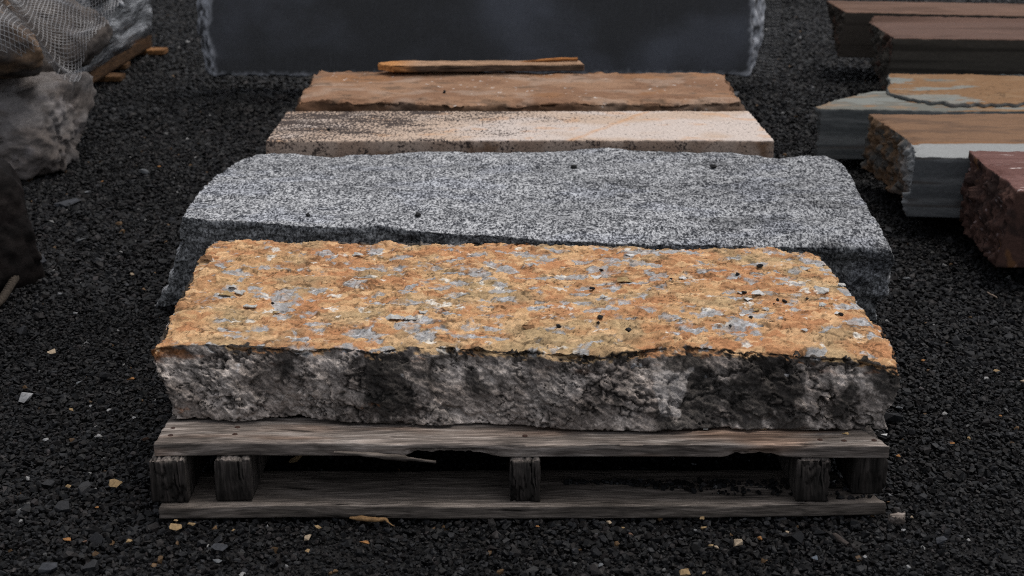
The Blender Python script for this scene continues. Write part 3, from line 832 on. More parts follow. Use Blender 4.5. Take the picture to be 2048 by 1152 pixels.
# ================================================================== RIGHT-HAND STACKS
def end_slab(name, ftl, ftr, btl, btr, z0, dxb, cols, seed, nu=170, nv=90, nw=50, rough_end=.03, extra=None, mat=None, bulge_left=0.0, Lmid=None, flow=None, colfn=None, sawn=.0015):
    """a long slab whose left end is a rough break and whose right end lies out of the picture"""
    F, B = [ftl, ftr], [btl, btr]
    if flow: F = flow
    Lp = [F[0]] + (Lmid or []) + [B[0]]; Rp = [F[-1], B[-1]]
    f = shift(F, z=z0); b = shift(B, z=z0); f[0, 0] += dxb[0]; b[0, 0] += dxb[1]
    l = [f[0], b[0]] if not Lmid else [f[0]] + [(p[0] + (dxb[0] + dxb[1]) / 2, p[1], z0) for p in Lmid] + [b[0]]
    S = Slab(F, B, Lp, Rp, f, b, l, [f[-1], b[-1]], nu, nv, nw)
    S.edge(.008, .004, (30, 30, 30), seed, .3)
    endd = np.where((S.rim > 3) & (S.m < .9), 1, 0)
    near = np.where(S.m < .9, 0, ss(.035, .0, S.u * S.W))
    P0 = S.V.copy()
    f1, f2, cid, slope = worley(P0 + .03 * fbm(P0, 12, 3, seed + 7)[:, None], (8, 9, 8), seed + 1)
    rghv = slope * .8 + fbm(P0, 28, 5, seed + 2, .6) * .7
    S.push(endd * rghv * rough_end * (.3 + .7 * ss(0, .15, S.w)) - near * np.clip(fbm(P0, 24, 4, seed + 3) + .1, 0, 1) * .012
           + (1 - endd) * (fbm(P0, (5, 8, 8), 3, seed + 4) * sawn * 1.5 + fbm(P0, 60, 3, seed + 5) * sawn * .5))
    S.endd = endd; S.cid = cid
    c = colfn(S, P0)
    return S.obj(name, mat, c)

BROWN = painted_stone('brown_layered_stone', 160, .82, 1.18, .4, .0015, .85, 120)
def brown_col(seed, top, frt):
    def fn(S, P):
        c = lerp(top, np.array(top) * (.72, .7, .68), ss(0, .5, fbm(P, (1.5, 9, 4), 4, seed)))
        c = lerp(c, np.array(top) * 1.25, ss(.2, .5, fbm(P, (6, 12, 6), 3, seed + 1)) * .5)
        fc = lerp(frt, np.array(frt) * .55, ss(0, .35, fbm(P, (.7, 1, 38), 3, seed + 2)))
        ec = lerp(np.array(frt) * 1.0, np.array(top) * .75, ss(.0, .4, fbm(P, (14, 14, 14), 4, seed + 3)))
        c = np.where((S.m < .4)[:, None], fc, c)
        return np.where((S.endd > 0)[:, None] & (S.m < .4)[:, None], ec * .8, c)
    return fn
TOPB = (.12, .08, .065)
far_ = end_slab('stone_slab', at_z(1692, 24, .283), at_z(2110, 36, .283) + (.5, -.04, 0), at_z(1652, 1, .283), at_z(2060, 12, .283) + (.6, .0, 0), .095, (-.02, .06), None, 201, mat=BROWN, colfn=brown_col(201, (.125, .074, .052), (.058, .048, .039)))
tag(far_, 'farthest long brown stone slab at the top right, behind the other brown slab', 'stone slab', 'stone slabs stacked at the right')
near_ = end_slab('stone_slab', at_z(1788, 76, .29), at_z(2110, 84, .29) + (.4, 0, 0), at_z(1748, 31, .29), at_z(2080, 41, .29) + (.5, .0, 0), .095, (-.012, .10), None, 211, rough_end=.04, mat=BROWN, colfn=brown_col(211, (.105, .062, .047), (.060, .053, .044)),
                 Lmid=[at_z(1738, 44, .27), ])
tag(near_, 'long brown stone slab with jagged left end, second from the top right', 'stone slab', 'stone slabs stacked at the right')

GREEN = painted_stone('grey_green_sandstone', 150, .86, 1.14, .4, .0015, .88, 110)
def green_col(seed, xl):
    def fn(S, P):
        t = fbm(P, (5, 9, 5), 5, seed, .6)
        c = lerp((.14, .138, .12), (.195, .112, .058), ss(-.12, .10, t * .8 + 1.5 * (P[:, 0] - xl - .42)))
        c = lerp(c, (.24, .155, .09), ss(.15, .5, fbm(P, (8, 14, 8), 4, seed + 1, .6)) * .6)
        c = lerp(c, (.19, .20, .185), ss(.18, .24, fbm(P, (3, 7, 3), 4, seed + 2, .55)) * .8)
        e = np.abs(fbm(P, (6, 12, 6), 4, seed + 5, .6)); c = c * (1 - .6 * ss(.03, .0, e) * ss(0, .3, fbm(P, 4, 2, seed + 6)))[:, None]
        fc = lerp((.09, .096, .095), (.18, .185, .18), ss(-.3, .3, fbm(P, (2, 1, 28), 5, seed + 3, .65)))
        fc = lerp(fc, (.15, .12, .10), ss(.15, .45, fbm(P, (.5, 1, 30), 3, seed + 4)) * .6)
        return np.where((S.m < .4)[:, None], fc * .9, c)
    return fn
za = .19
gF = [at_z(1643, 218, za), at_z(1760, 219, za), at_z(1900, 222, za), at_z(2120, 222, za) + (.4, 0, 0)]
gL = [at_z(1632, 214, za), at_z(1665, 202, za), at_z(1720, 188, za), at_z(1745, 183, za)]
gB = [at_z(1776, 182, za), at_z(2120, 182, za) + (.4, 0, 0)]
gs = end_slab('stone_slab', gF[0], gF[-1], gB[0], gB[-1], .03, (-.008, .03), None, 221, rough_end=.02, mat=GREEN, colfn=green_col(221, gF[0][0]), Lmid=gL, flow=gF, nu=220)
tag(gs, 'pale grey-green slab with pointed left end, below the thin orange stained slab', 'stone slab', 'stone slabs stacked at the right')
# thinner flake-topped slab above it
zf = .201
uF = [at_z(1779, 184, zf)] + [at_z(a, 190 + 17 * min(1, (a - 1779) / 130) + 5 * float(perlin(np.array([[a * .021, .5, .5]]), 8)[0]) + 5 * float(perlin(np.array([[a * .06, .5, .5]]), 9)[0]), zf) for a in range(1790, 2110, 6)] + [at_z(2120, 204, zf) + (.4, 0, 0)]
uB = [at_z(1780, 147, zf), at_z(1900, 149, zf), at_z(2120, 152, zf) + (.4, 0, 0)]
us = end_slab('stone_slab', uF[0], uF[-1], uB[0], uB[-1], za + .002, (-.005, 0), None, 231, rough_end=.015, mat=GREEN, colfn=green_col(236, uF[0][0] - .4), Lmid=[at_z(1774, 174, zf), at_z(1781, 166, zf), at_z(1776, 156, zf)], flow=uF, nw=12, nu=200, sawn=.004)
tag(us, 'thin orange stained stone slab resting on the grey-green pointed slab', 'stone slab', 'stone slabs stacked at the right')

def h_col(S, P):
    yf = P[:, 1]
    c = lerp((.175, .102, .06), (.115, .07, .045), ss(-.2, .4, fbm(P, (4, 14, 4), 5, 241, .65)))
    y_edge = HY + .155 + .02 * fbm(P, (4, 4, 4), 3, 242)
    c = lerp(c, (.25, .255, .25), ss(.012, -.012, yf - y_edge))
    c = lerp(c, (.20, .09, .03), ss(.015, .0, np.abs(yf - y_edge - .012)) * .5)
    ec = lerp((.115, .072, .042), (.072, .07, .064), ss(-.1, .35, fbm(P, (12, 12, 12), 5, 243, .65)))
    ec = lerp(ec, (.21, .215, .215), ss(.14, -.05, yf - HY - .13 + .06 * fbm(P, 14, 3, 244)))
    fc = lerp((.085, .088, .09), (.16, .163, .163), ss(-.3, .3, fbm(P, (2.5, 1, 24), 5, 245, .65)))
    fc = lerp(fc, (.075, .065, .058), ss(.2, .4, fbm(P, (2, 1, 26), 3, 246)) * .8)
    c = np.where((S.m < .4)[:, None], fc, c)
    return np.where((S.endd > 0)[:, None] & (S.m < .4)[:, None], ec, c)
zh = .213
HF = [at_z(1832, 313, zh), at_z(1960, 316, zh), at_z(2140, 318, zh) + (.3, 0, 0)]
HY = HF[0][1]
hs = end_slab('stone_slab', HF[0], HF[-1], at_z(1738, 228, zh), at_z(2120, 226, zh) + (.4, 0, 0), .05, (-.01, .0), None, 251, rough_end=.036, mat=GREEN, colfn=h_col,
              Lmid=[at_z(1822, 285, zh), at_z(1800, 268, zh), at_z(1768, 248, zh)], flow=HF, nv=110)
tag(hs, 'tan topped grey sandstone block with rough rusty left end, beside the red block', 'stone slab', 'stone slabs stacked at the right')

REDM = painted_stone('red_stone', 170, .75, 1.25, .6, .002, .85, 110)
def red_col(S, P):
    c = lerp((.115, .057, .048), (.15, .08, .069), ss(-.3, .3, fbm(P, (2, 26, 8), 4, 261)))
    wt = ss(.33, .45, fbm(P, (16, 75, 30), 3, 262, .6)) * ss(-.05, .25, fbm(P, (3, 8, 3), 2, 263))
    c = lerp(c, (.55, .47, .44), wt * .8)
    ec = lerp((.07, .038, .03), (.034, .021, .018), ss(-.1, .3, fbm(P, (13, 13, 13), 5, 264, .65)))
    ec = lerp(ec, (.30, .24, .24), ss(.46, .58, fbm(P, (50, 50, 50), 4, 265, .65)) * .8)
    ec = lerp(ec, (.16, .075, .03), ss(.25, .5, fbm(P, (16, 16, 12), 4, 266)) * .6)
    return np.where((S.m < .4)[:, None], ec, c)
zr = .23
rs = end_slab('stone_slab', at_z(2036, 381, zr), at_z(2200, 384, zr) + (.3, 0, 0), at_z(1939, 302, zr), at_z(2180, 304, zr) + (.3, 0, 0), .042, (-.035, -.008), None, 271, rough_end=.032, mat=REDM, colfn=red_col,
              Lmid=[at_z(2005, 355, zr), at_z(1970, 330, zr)], nv=110)
tag(rs, 'dark red stone block cut off by the right edge of the picture', 'stone slab', 'stone slabs stacked at the right')

# bearers under the right-hand stacks
W_DARKY = wood_mat('dark_bearer_wood', 1, (.02, .017, .014), (.05, .042, .035), (.09, .075, .06), .5)
def dun(x, y0, y1, h, label):
    s = box_slab(x - .045, x + .045, y0, y1, -.004, h, 8, 30, 6); s.push(fbm(s.V, 30, 3, int(x * 99) % 77) * .003)
    tag(s.obj('timber_bearer', W_DARKY), label, 'timber bearer', 'timber bearers under the right-hand slabs')
dun(at_z(1850, 150, .09)[0] + .05, 5.3, 6.35, .088, 'dark timber bearer running under both long brown slabs')
dun(at_z(2100, 450, .04)[0], 3.26, 3.6, .038, 'dark timber bearer under the red stone block')
dun(at_z(1900, 380, .05)[0] + .15, 3.72, 4.7, .040, 'dark timber bearer under the tan topped grey block')

# ================================================================== LEFT-HAND ROCKS
def ico(sub):
    bm = bmesh.new(); bmesh.ops.create_icosphere(bm, subdivisions=sub, radius=1)
    V = np.array([v.co[:] for v in bm.verts]); T = np.array([[v.index for v in f.verts] for f in bm.faces]); bm.free(); return V, T
ICO = ico(6)
def boulder(name, cen, dims, seed, mat, colfn, planes=9, sharp=14., rough=.05, extra=()):
    D, T = ICO[0].copy(), ICO[1]
    rng = np.random.default_rng(seed)
    pn = rng.normal(size=(planes, 3)); pn /= np.linalg.norm(pn, axis=1)[:, None]
    pd = rng.uniform(.72, .95, planes)
    pn = np.concatenate([pn, np.array([(0, 0, -1), (0, 0, 1.), *[e[:3] for e in extra]])]); pd = np.r_[pd, .7, .8, [e[3] for e in extra]]
    t = np.clip((D @ pn.T) / pd, 1e-3, None)
    r = 1 / (np.power(t, sharp).sum(1) ** (1 / sharp))
    r = np.minimum(r, 1.25)
    V = D * r[:, None]
    V = V * np.asarray(dims)
    n = D
    wr = worley(V, (9, 9, 9), seed + 1)
    V = V + n * (fbm(V, 5, 3, seed + 2)[:, None] * rough * .6 + wr[3][:, None] * rough * .9 + ridged(V, (11, 11, 11), 4, seed + 3)[:, None] * rough * .45 + fbm(V, 40, 4, seed + 4)[:, None] * rough * .15)
    V = V + np.asarray(cen)
    c = colfn(V)
    base = np.array((cen[0], cen[1], V[:, 2].min()))
    o = link(name, mesh_np(name, V - base, tris=T, col=c, mats=[mat]), None, base)
    return o, V, T

ROCK = painted_stone('grey_brown_rock', 120, .75, 1.25, .6, .003, .85, 70)
def rock_col(seed, a, b_, k=.0):
    def fn(V):
        c = lerp(a, b_, ss(-.3, .3, fbm(V, (5, 5, 9), 5, seed, .6)))
        c = lerp(c, np.array(a) * .45, ss(.15, .45, fbm(V, (7, 7, 7), 5, seed + 1, .6)) * .8)
        c = lerp(c, np.array(b_) * (1.35, 1.35, 1.4), ss(.25, .5, fbm(V, (9, 9, 16), 4, seed + 2, .6)) * .6)
        return c
    return fn
b1, V1, T1 = boulder('boulder', (-1.665, 4.46, .125), (.33, .27, .165), 303, ROCK, rock_col(303, (.115, .098, .088), (.17, .155, .148)), planes=22, sharp=34., rough=.05)
tag(b1, 'big grey-brown boulder at the left, under the netted rocks', 'boulder', 'rocks at the left')
b2, V2, T2 = boulder('boulder', (-1.61, 4.80, .33), (.20, .20, .17), 311, ROCK, rock_col(311, (.085, .072, .064), (.125, .11, .10)), rough=.04)
tag(b2, 'brownish rock on top of the big left boulder, net hanging over it', 'boulder', 'rocks at the left')
b3, V3, T3 = boulder('boulder', (-1.80, 4.42, .43), (.36, .26, .19), 322, ROCK, rock_col(322, (.085, .075, .07), (.19, .125, .08)), rough=.04)
tag(b3, 'topmost left rock, wrapped in the grey debris net', 'boulder', 'rocks at the left')
DARKR = painted_stone('dark_red_rock', 120, .75, 1.25, .6, .003, .75, 70)
b4, V4, T4 = boulder('boulder', (-1.39, 3.25, .10), (.25, .30, .215), 331, DARKR, rock_col(331, (.006, .0048, .0045), (.011, .0083, .0075)), planes=12, rough=.03)
tag(b4, 'nearly black reddish boulder cut off by the left edge of the picture', 'boulder', 'rocks at the left')

# debris net lying over the upper rocks
bv = BVHTree.FromPolygons([tuple(v) for v in np.concatenate([V1, V2, V3])], [tuple(int(i) for i in t) for t in np.concatenate([T1, T2 + len(V1), T3 + len(V1) + len(V2)])])
def net(name, cx, cy, cz, su, sv, step, seed, cut, label, off=.012, smooth=6, r=.0011):
    """net laid over the rocks: probe the rocks along one slanting direction, then relax"""
    dr = Vector((-.10, .72, -.69)).normalized()
    ax = np.array(Vector((1, .15, 0)).normalized()); ay = np.cross(np.array(-dr), ax)
    us = np.arange(-su, su, step); vs = np.arange(-sv, sv, step)
    H = np.zeros((len(us), len(vs)))
    c0 = np.array((cx, cy, cz)) - np.array(dr) * 2
    for i, u in enumerate(us):
        for j, v in enumerate(vs):
            p = c0 + ax * u + ay * v
            hit = bv.ray_cast(Vector(p), dr)
            H[i, j] = hit[3] if hit[0] is not None else np.nan
    bad = np.isnan(H); far = np.nanmax(H); H[bad] = np.nanpercentile(H, 75)
    for k in range(26):
        A = (np.roll(H, 1, 0) + np.roll(H, -1, 0) + np.roll(H, 1, 1) + np.roll(H, -1, 1)) / 4
        A = np.minimum(A, np.where(bad, 9, H)) if k < smooth else A
        A[0], A[-1], A[:, 0], A[:, -1] = A[1], A[-2], A[:, 1], A[:, -2]
        H = np.where(bad, A, .4 * H + .6 * np.minimum(A, H + .002))
    U, Vv = np.meshgrid(us, vs, indexing='ij')
    G = np.stack([U.ravel(), Vv.ravel(), 0 * U.ravel()], 1)
    fold = ridged(G @ np.array([[.8, .5, 0], [-.5, .8, 0], [0, 0, 1]]), (3.2, 7, 1), 2, seed)
    H = H - off - np.clip(fold, 0, 2).reshape(H.shape) * .028
    jit = np.stack([fbm(G, (9, 9, 1), 2, seed + 4), fbm(G, (9, 9, 1), 2, seed + 5)], 1).reshape(*U.shape, 2) * .006
    PT = c0 + ax * (U + jit[..., 0])[..., None] + ay * (Vv + jit[..., 1])[..., None] + np.array(dr) * H[..., None]
    keep = cut(U, Vv)
    parts = []
    for grid, kp in ((PT, keep), (PT.transpose(1, 0, 2), keep.T)):
        for row, k in zip(grid, kp):
            i = 0
            while i < len(row):
                if not k[i]: i += 1; continue
                j = i
                while j < len(row) and k[j]: j += 1
                if j - i > 2: parts.append(tube(row[i:j], r, 3))
                i = j
    V, Q = merge(parts)
    base = np.array((V[:, 0].mean(), V[:, 1].mean(), V[:, 2].min()))
    o = link(name, mesh_np(name, V - base, Q, mats=[NETM], smooth=True), None, base)
    return tag(o, label, 'net', 'debris nets')
Mn = Mat('grey_netting', .45, .4); Mn.color(Mn.ramp(Mn.noise(14, 3), [(.3, (.20, .20, .21)), (.7, (.40, .39, .385))])); NETM = Mn.m
net('debris_net', -1.72, 4.48, .46, .50, .42, .0112, 5, lambda U, V: (V > -.17 - .35 * np.maximum(U + .05, 0) * 0 - .12 * np.sin(U * 9)) & (U < .41 + .07 * np.sin(V * 11)), 'grey debris net draped over the topmost left rock')
net('debris_net', -1.83, 4.36, .46, .30, .32, .0125, 15, lambda U, V: (V > -.24 + .10 * np.sin(U * 8 + 1)) & (V < .04 - .18 * U) & (U < .13 + .3 * (V + .2)), 'second fold of pale grey net hanging at the far left edge', off=.034, r=.0014)

# net hanging behind the slate's right end
xs = np.arange(sx(1470, 80), sx(1558, 80) + .03, .0125); zs = np.arange(.03, .98, .0125)
PT = np.zeros((len(xs), len(zs), 3))
for i, x in enumerate(xs):
    for j, z in enumerate(zs):
        PT[i, j] = (x + .010 * math.sin(z * 9) + .06 * (z - .1) * 0.3, 5.88 + .02 * math.sin(x * 40) + .06 * (z - .06), z)
parts = [tube(PT[i], .0011, 3) for i in range(len(xs))] + [tube(PT[:, j], .0011, 3) for j in range(len(zs))]
V, Q = merge(parts); base = np.array((V[:, 0].mean(), 5.88, V[:, 2].min()))
Mn2 = Mat('dark_netting', .5, .3); Mn2.color(Mn2.ramp(Mn2.noise(14, 3), [(.3, (.07, .07, .072)), (.7, (.12, .12, .122))]))
tag(link('debris_net', mesh_np('debris_net', V - base, Q, mats=[Mn2.m]), None, base), 'dark fine net hanging behind the right end of the upright slate', 'net', 'debris nets')

# rope by the dark boulder
pts = resample([at_z(-40, 640, .012), at_z(5, 597, .012), at_z(28, 560, .016), at_z(48, 535, .018), at_z(72, 513, .016), at_z(76, 509, .014)], 160)
Lr = np.r_[0, np.cumsum(np.linalg.norm(np.diff(pts, axis=0), axis=1))]
parts = []
for k in range(3):
    a = Lr * 150 + k * 2 * np.pi / 3
    q = pts + np.stack([np.cos(a), 0 * a, np.sin(a)], 1) * .0052
    parts.append(tube(q, .0054 * (1 - .5 * ss(Lr[-1] - .01, Lr[-1], Lr)), 7))
V, Q = merge(parts); base = pts.mean(0)
tag(link('rope', mesh_np('rope', V - base, Q, mats=[flat_mat('dirty_rope', (.042, .034, .027), .95, .1, 160, .6, 1.4)]), None, base), 'frayed twisted rope end on the gravel beside the dark left boulder', 'rope')

# ================================================================== WRAPPED CRATE, far left
CX = -1.70; CY0, CY1 = 5.62, 6.76; CZ = .10
CR = empty('wrapped_crate', (-2.2, 6.2, 0), 'load wrapped in shiny grey stretch film on orange timber pallet, far left', 'crate')
CO = np.array(CR.location)
Mw = Mat('stretch_film', .28, .5)
wv = Mw.t.nodes.new('ShaderNodeVectorMath'); wv.operation = 'SCALE'; wv.inputs['Scale'].default_value = .12
Mw.t.links.new(Mw.noise(3, 2, .5, color=True), wv.inputs[0])
st = Mw.noise(1.0, 5, .7, Mw.vec((4, 2.2, 22), (R(9), 0, 0), wv.outputs[0]))
Mw.color(Mw.ramp(st, [(.40, (.03, .032, .036)), (.50, (.11, .115, .125)), (.62, (.44, .45, .47))]))
Mw.bump(st, .9, .02)
s = box_slab(CX - .95, CX, CY0, CY1, CZ - .024, .78, 30, 40, 30, .012)
s.edge(.03, .012, (6, 6, 6), 341, .5); s.push(fbm(s.V, (5, 3, 16), 4, 342) * .012)
o = s.obj('wrapped_load', Mw.m, None, CR); o.location = o.location - CR.location
W_OR = wood_mat('fresh_pallet_wood', 1, (.08, .048, .024), (.14, .08, .04), (.22, .13, .065), .3)
def cpart(name, x0, x1, y0, y1, z0, z1, mat, seed, tint=(1, 1, 1)):
    s = box_slab(x0, x1, y0, y1, z0, z1, 12, 20, 6); s.edge(.006, .004, (20, 20, 20), seed, .5); s.push(fbm(s.V, (20, 20, 20), 3, seed) * .002)
    o = s.obj(name, mat, np.ones((len(s.V), 3)) * tint, CR); o.location = o.location - CR.location
cpart('stringer', CX - .05, CX - .005, CY0, CY1, .021, CZ - .022, W_OR, 351, (.50, .46, .44))
cpart('stringer', CX - .52, CX - .47, CY0, CY1, .021, CZ - .022, W_OR, 352)
cpart('stringer', CX - .94, CX - .89, CY0, CY1, .021, CZ - .022, W_OR, 353)
for k, y in enumerate((CY0 + .02, CY0 + .36, CY0 + .70, CY1 - .12)):
    cpart('deck_board', CX - .93, CX - .03, y, y + .1, CZ - .021, CZ - .001, W_OR, 360 + k, (1.2, 1.1, 1.0))
for k, (y, e) in enumerate(((CY0 + .32, .055), (CY0 + .62, .0), (CY1 - .12, .075))):
    cpart('bottom_board', CX - .95, CX + e, y, y + .09, -.003, .02, W_OR, 370 + k, (1.3, 1.1, .9) if k == 2 else (.6, .55, .5))
# torn opening with black board inside, yellow tab and a dangling film end
def patch(name, y0, y1, z0, z1, mat, dx, parent=CR):
    s = box_slab(CX - .02, CX + dx, y0, y1, z0, z1, 4, 10, 10); s.edge(.01, .006, 30, 5, .6)
    s.push(fbm(s.V, 25, 3, 8) * .004)
    o = s.obj(name, mat, None, parent); o.location = o.location - CR.location
p0, p1 = at_y(205, 25, 5.75), at_y(240, 5, 6.05)
patch('black_panel', 5.76, 6.06, .33, .44, flat_mat('black_plastic', (.008, .008, .009), .5), .022)
patch('yellow_tab', 5.885, 5.905, .37, .43, flat_mat('yellow_tape', (.30, .15, .02), .5), .028)
pts = resample([(CX + .03, 5.98, .42), (CX + .045, 6.0, .36), (CX + .05, 6.03, .31), (CX + .055, 6.06, .30)], 24)
V, Q = tube(pts, np.interp(np.linspace(0, 1, 25), [0, .6, 1], [.018, .012, .016]), 6); V += np.stack([fbm(V, 60, 3, 3), fbm(V, 60, 3, 4), 0 * V[:, 0]], 1) * .006
link('film_end', mesh_np('film_end', V - CO, Q, mats=[flat_mat('white_film', (.34, .35, .37), .35, .5)]), CR)

# ================================================================== LOOSE PIECES
ORD = ['first', 'second', 'third', 'fourth', 'fifth', 'sixth', 'seventh', 'eighth', 'ninth', 'tenth', 'eleventh', 'twelfth', 'thirteenth', 'fourteenth', 'fifteenth', 'sixteenth', 'seventeenth', 'eighteenth', 'nineteenth', 'twentieth',
       'twenty-first', 'twenty-second', 'twenty-third', 'twenty-fourth', 'twenty-fifth', 'twenty-sixth', 'twenty-seventh', 'twenty-eighth', 'twenty-ninth', 'thirtieth']
PEB = flat_mat('black_pebble', (.010, .010, .0105), .8, .25, 3)
peb_meshes = []
for k in range(8):
    V, T = hull_stone(RNG, 22); peb_meshes.append(mesh_np('pebble', V, tris=T, mats=[PEB], smooth=False))

def surface(tree, px, py, z):
    p = at_z(px, py, z)
    x, y = (px - 1024) / FPX, (576 - py) / FPX
    hit = tree.ray_cast(Vector((0, 0, CAM_H)), Vector((x, CT + y * ST, -ST + y * CT)).normalized())
    return np.array(hit[0]) if hit[0] is not None else p

def pebbles(tree, z, items, where, group):
    items = sorted(items)
    for k, (px, py, w) in enumerate(items):
        p = surface(tree, px, py, z)
        dist = p[1] * CT + (CAM_H - p[2]) * ST
        r = w / 2 / FPX * dist * 1.12
        o = link('pebble', peb_meshes[k % 8], None, p + (0, 0, r * .45))
        o.scale = (r, r * random.uniform(.8, 1.1), r * random.uniform(.75, 1.0)); o.rotation_euler = (random.uniform(-.3, .3), random.uniform(-.3, .3), random.uniform(0, 6))
        lab = '%s black pebble from the left on %s' % (ORD[k], where) if len(items) > 1 else 'only black pebble on ' + where
        tag(o, lab, 'pebble', group)

pebbles(OB, .241, [(545, 608, 9), (1117, 655, 13), (1201, 637, 14), (1196, 647, 10), (1256, 663, 14), (1184, 580, 14), (1203, 542, 10), (1342, 559, 7), (1475, 551, 12), (1519, 535, 15), (1488, 587, 11), (1555, 601, 9), (1569, 605, 12),
                   (1548, 608, 5), (1614, 599, 9), (1501, 637, 11), (1461, 654, 10), (1682, 631, 12)], 'the orange crusted slab', 'black pebbles on the orange slab')
pebbles(GB, .21, [(617, 433, 13), (836, 433, 17), (1148, 337, 15), (1426, 337, 18)], 'the speckled grey granite slab', 'black pebbles on the granite slab')
pebbles(CB, .231, [(657, 261, 9)], 'the cream granite block', 'black pebbles on the cream block')
pebbles(SB, .245, [(888, 187, 12), (963, 147, 9), (1002, 144, 9), (1013, 144, 6)], 'the brown sandstone slab', 'black pebbles on the sandstone slab')

def flake_mesh(seed, t=.10, n=13):
    rng = np.random.default_rng(seed)
    a = np.sort(rng.uniform(0, 2 * np.pi, n)); r = rng.uniform(.72, 1.1, n)
    bm = bmesh.new(); c1, c2 = [], []
    zz = [.18 * math.sin(2 * x + seed) + .12 * rng.uniform(-1, 1) for x in a]
    for x, q, z in zip(a, r, zz):
        c1.append(bm.verts.new((q * math.cos(x), q * .62 * math.sin(x), z)))
    for x, q, z in zip(a, r, zz):
        k = rng.uniform(.78, .95)
        c2.append(bm.verts.new((k * q * math.cos(x), k * q * .62 * math.sin(x), z * .9 + t * rng.uniform(.7, 1.3))))
    top = bm.verts.new((.1 * rng.normal(), .06 * rng.normal(), t * 1.25)); bot = bm.verts.new((0, 0, -.05))
    for i in range(n):
        j = (i + 1) % n
        bm.faces.new((c1[i], c1[j], c2[j], c2[i])); bm.faces.new((c2[i], c2[j], top)); bm.faces.new((c1[j], c1[i], bot))
    bmesh.ops.recalc_face_normals(bm, faces=bm.faces)
    me = bpy.data.meshes.new('stone_flake'); bm.to_mesh(me); bm.free(); return me
FM = {'grey': flat_mat('grey_flake', (.40, .39, .365), .9, .2, 3), 'tan': flat_mat('tan_flake', (.34, .235, .115), .9, .2, 3), 'brown': flat_mat('brown_flake', (.16, .085, .04), .9, .2, 3), 'pale': flat_mat('pale_flake', (.55, .54, .52), .9, .2, 3)}
chips = [(413, 520, 28, 'brown', ''), (466, 576, 18, 'grey', ''), (479, 586, 24, 'grey', ''), (450, 591, 26, 'tan', ''), (500, 616, 28, 'grey', ''), (552, 627, 17, 'tan', ''), (716, 511, 20, 'grey', ''), (785, 639, 32, 'grey', ''), (820, 640, 26, 'grey', ''),
         (846, 626, 18, 'grey', ''), (1259, 512, 19, 'pale', ''), (1192, 556, 26, 'pale', ''), (1246, 563, 30, 'tan', ''), (1208, 595, 15, 'grey', ''), (1366, 558, 15, 'pale', ''), (1058, 656, 24, 'brown', ''), (1612, 539, 22, 'grey', ''), (1516, 589, 25, 'pale', ''),
         (1480, 587, 12, 'grey', ''), (1496, 601, 18, 'pale', ''), (1644, 582, 32, 'grey', ''), (1680, 573, 24, 'grey', ''), (1644, 612, 19, 'grey', ''), (1530, 620, 16, 'grey', ''), (1514, 622, 14, 'tan', ''), (1484, 632, 13, 'pale', ''), (1675, 629, 13, 'pale', ''), (1608, 662, 15, 'grey', '')]
cnt = {}
NAMES = {'grey': 'thin grey stone flake', 'tan': 'tan stone flake', 'brown': 'rusty brown stone flake', 'pale': 'pale whitish stone flake'}
for k, (px, py, w, kind, _) in enumerate(sorted(chips)):
    p = surface(OB, px, py, .241)
    dist = p[1] * CT + (CAM_H - p[2]) * ST; r = w / 2 / FPX * dist * 1.22
    me = flake_mesh(400 + k); me.materials.append(FM[kind])
    o = link('stone_flake', me, None, p + (0, 0, .0022)); o.scale = (r, r * 1.15, r)
    o.rotation_euler = (random.uniform(-.06, .16), random.uniform(-.14, .14), random.uniform(-.4, .4))
    cnt[kind] = cnt.get(kind, 0) + 1
    tag(o, '%s %s from the left on the orange crusted slab' % (ORD[cnt[kind] - 1], NAMES[kind]), 'stone flake', 'stone flakes on the orange slab')
for k, (px, py, w, kind) in enumerate(((1412, 858, 12, 'grey'), (1528, 858, 12, 'tan'), (1691, 867, 14, 'tan'), (1769, 869, 14, 'pale'))):
    p = at_z(px, py, Z3 + .003); r = w / 2 / FPX * 2.3
    me = flake_mesh(450 + k); me.materials.append(FM[kind]); o = link('stone_flake', me, None, p); o.scale = (r, r, r)
    tag(o, '%s small stone flake from the left on the pallet deck board' % ORD[k], 'stone flake', 'stone flakes on the pallet')

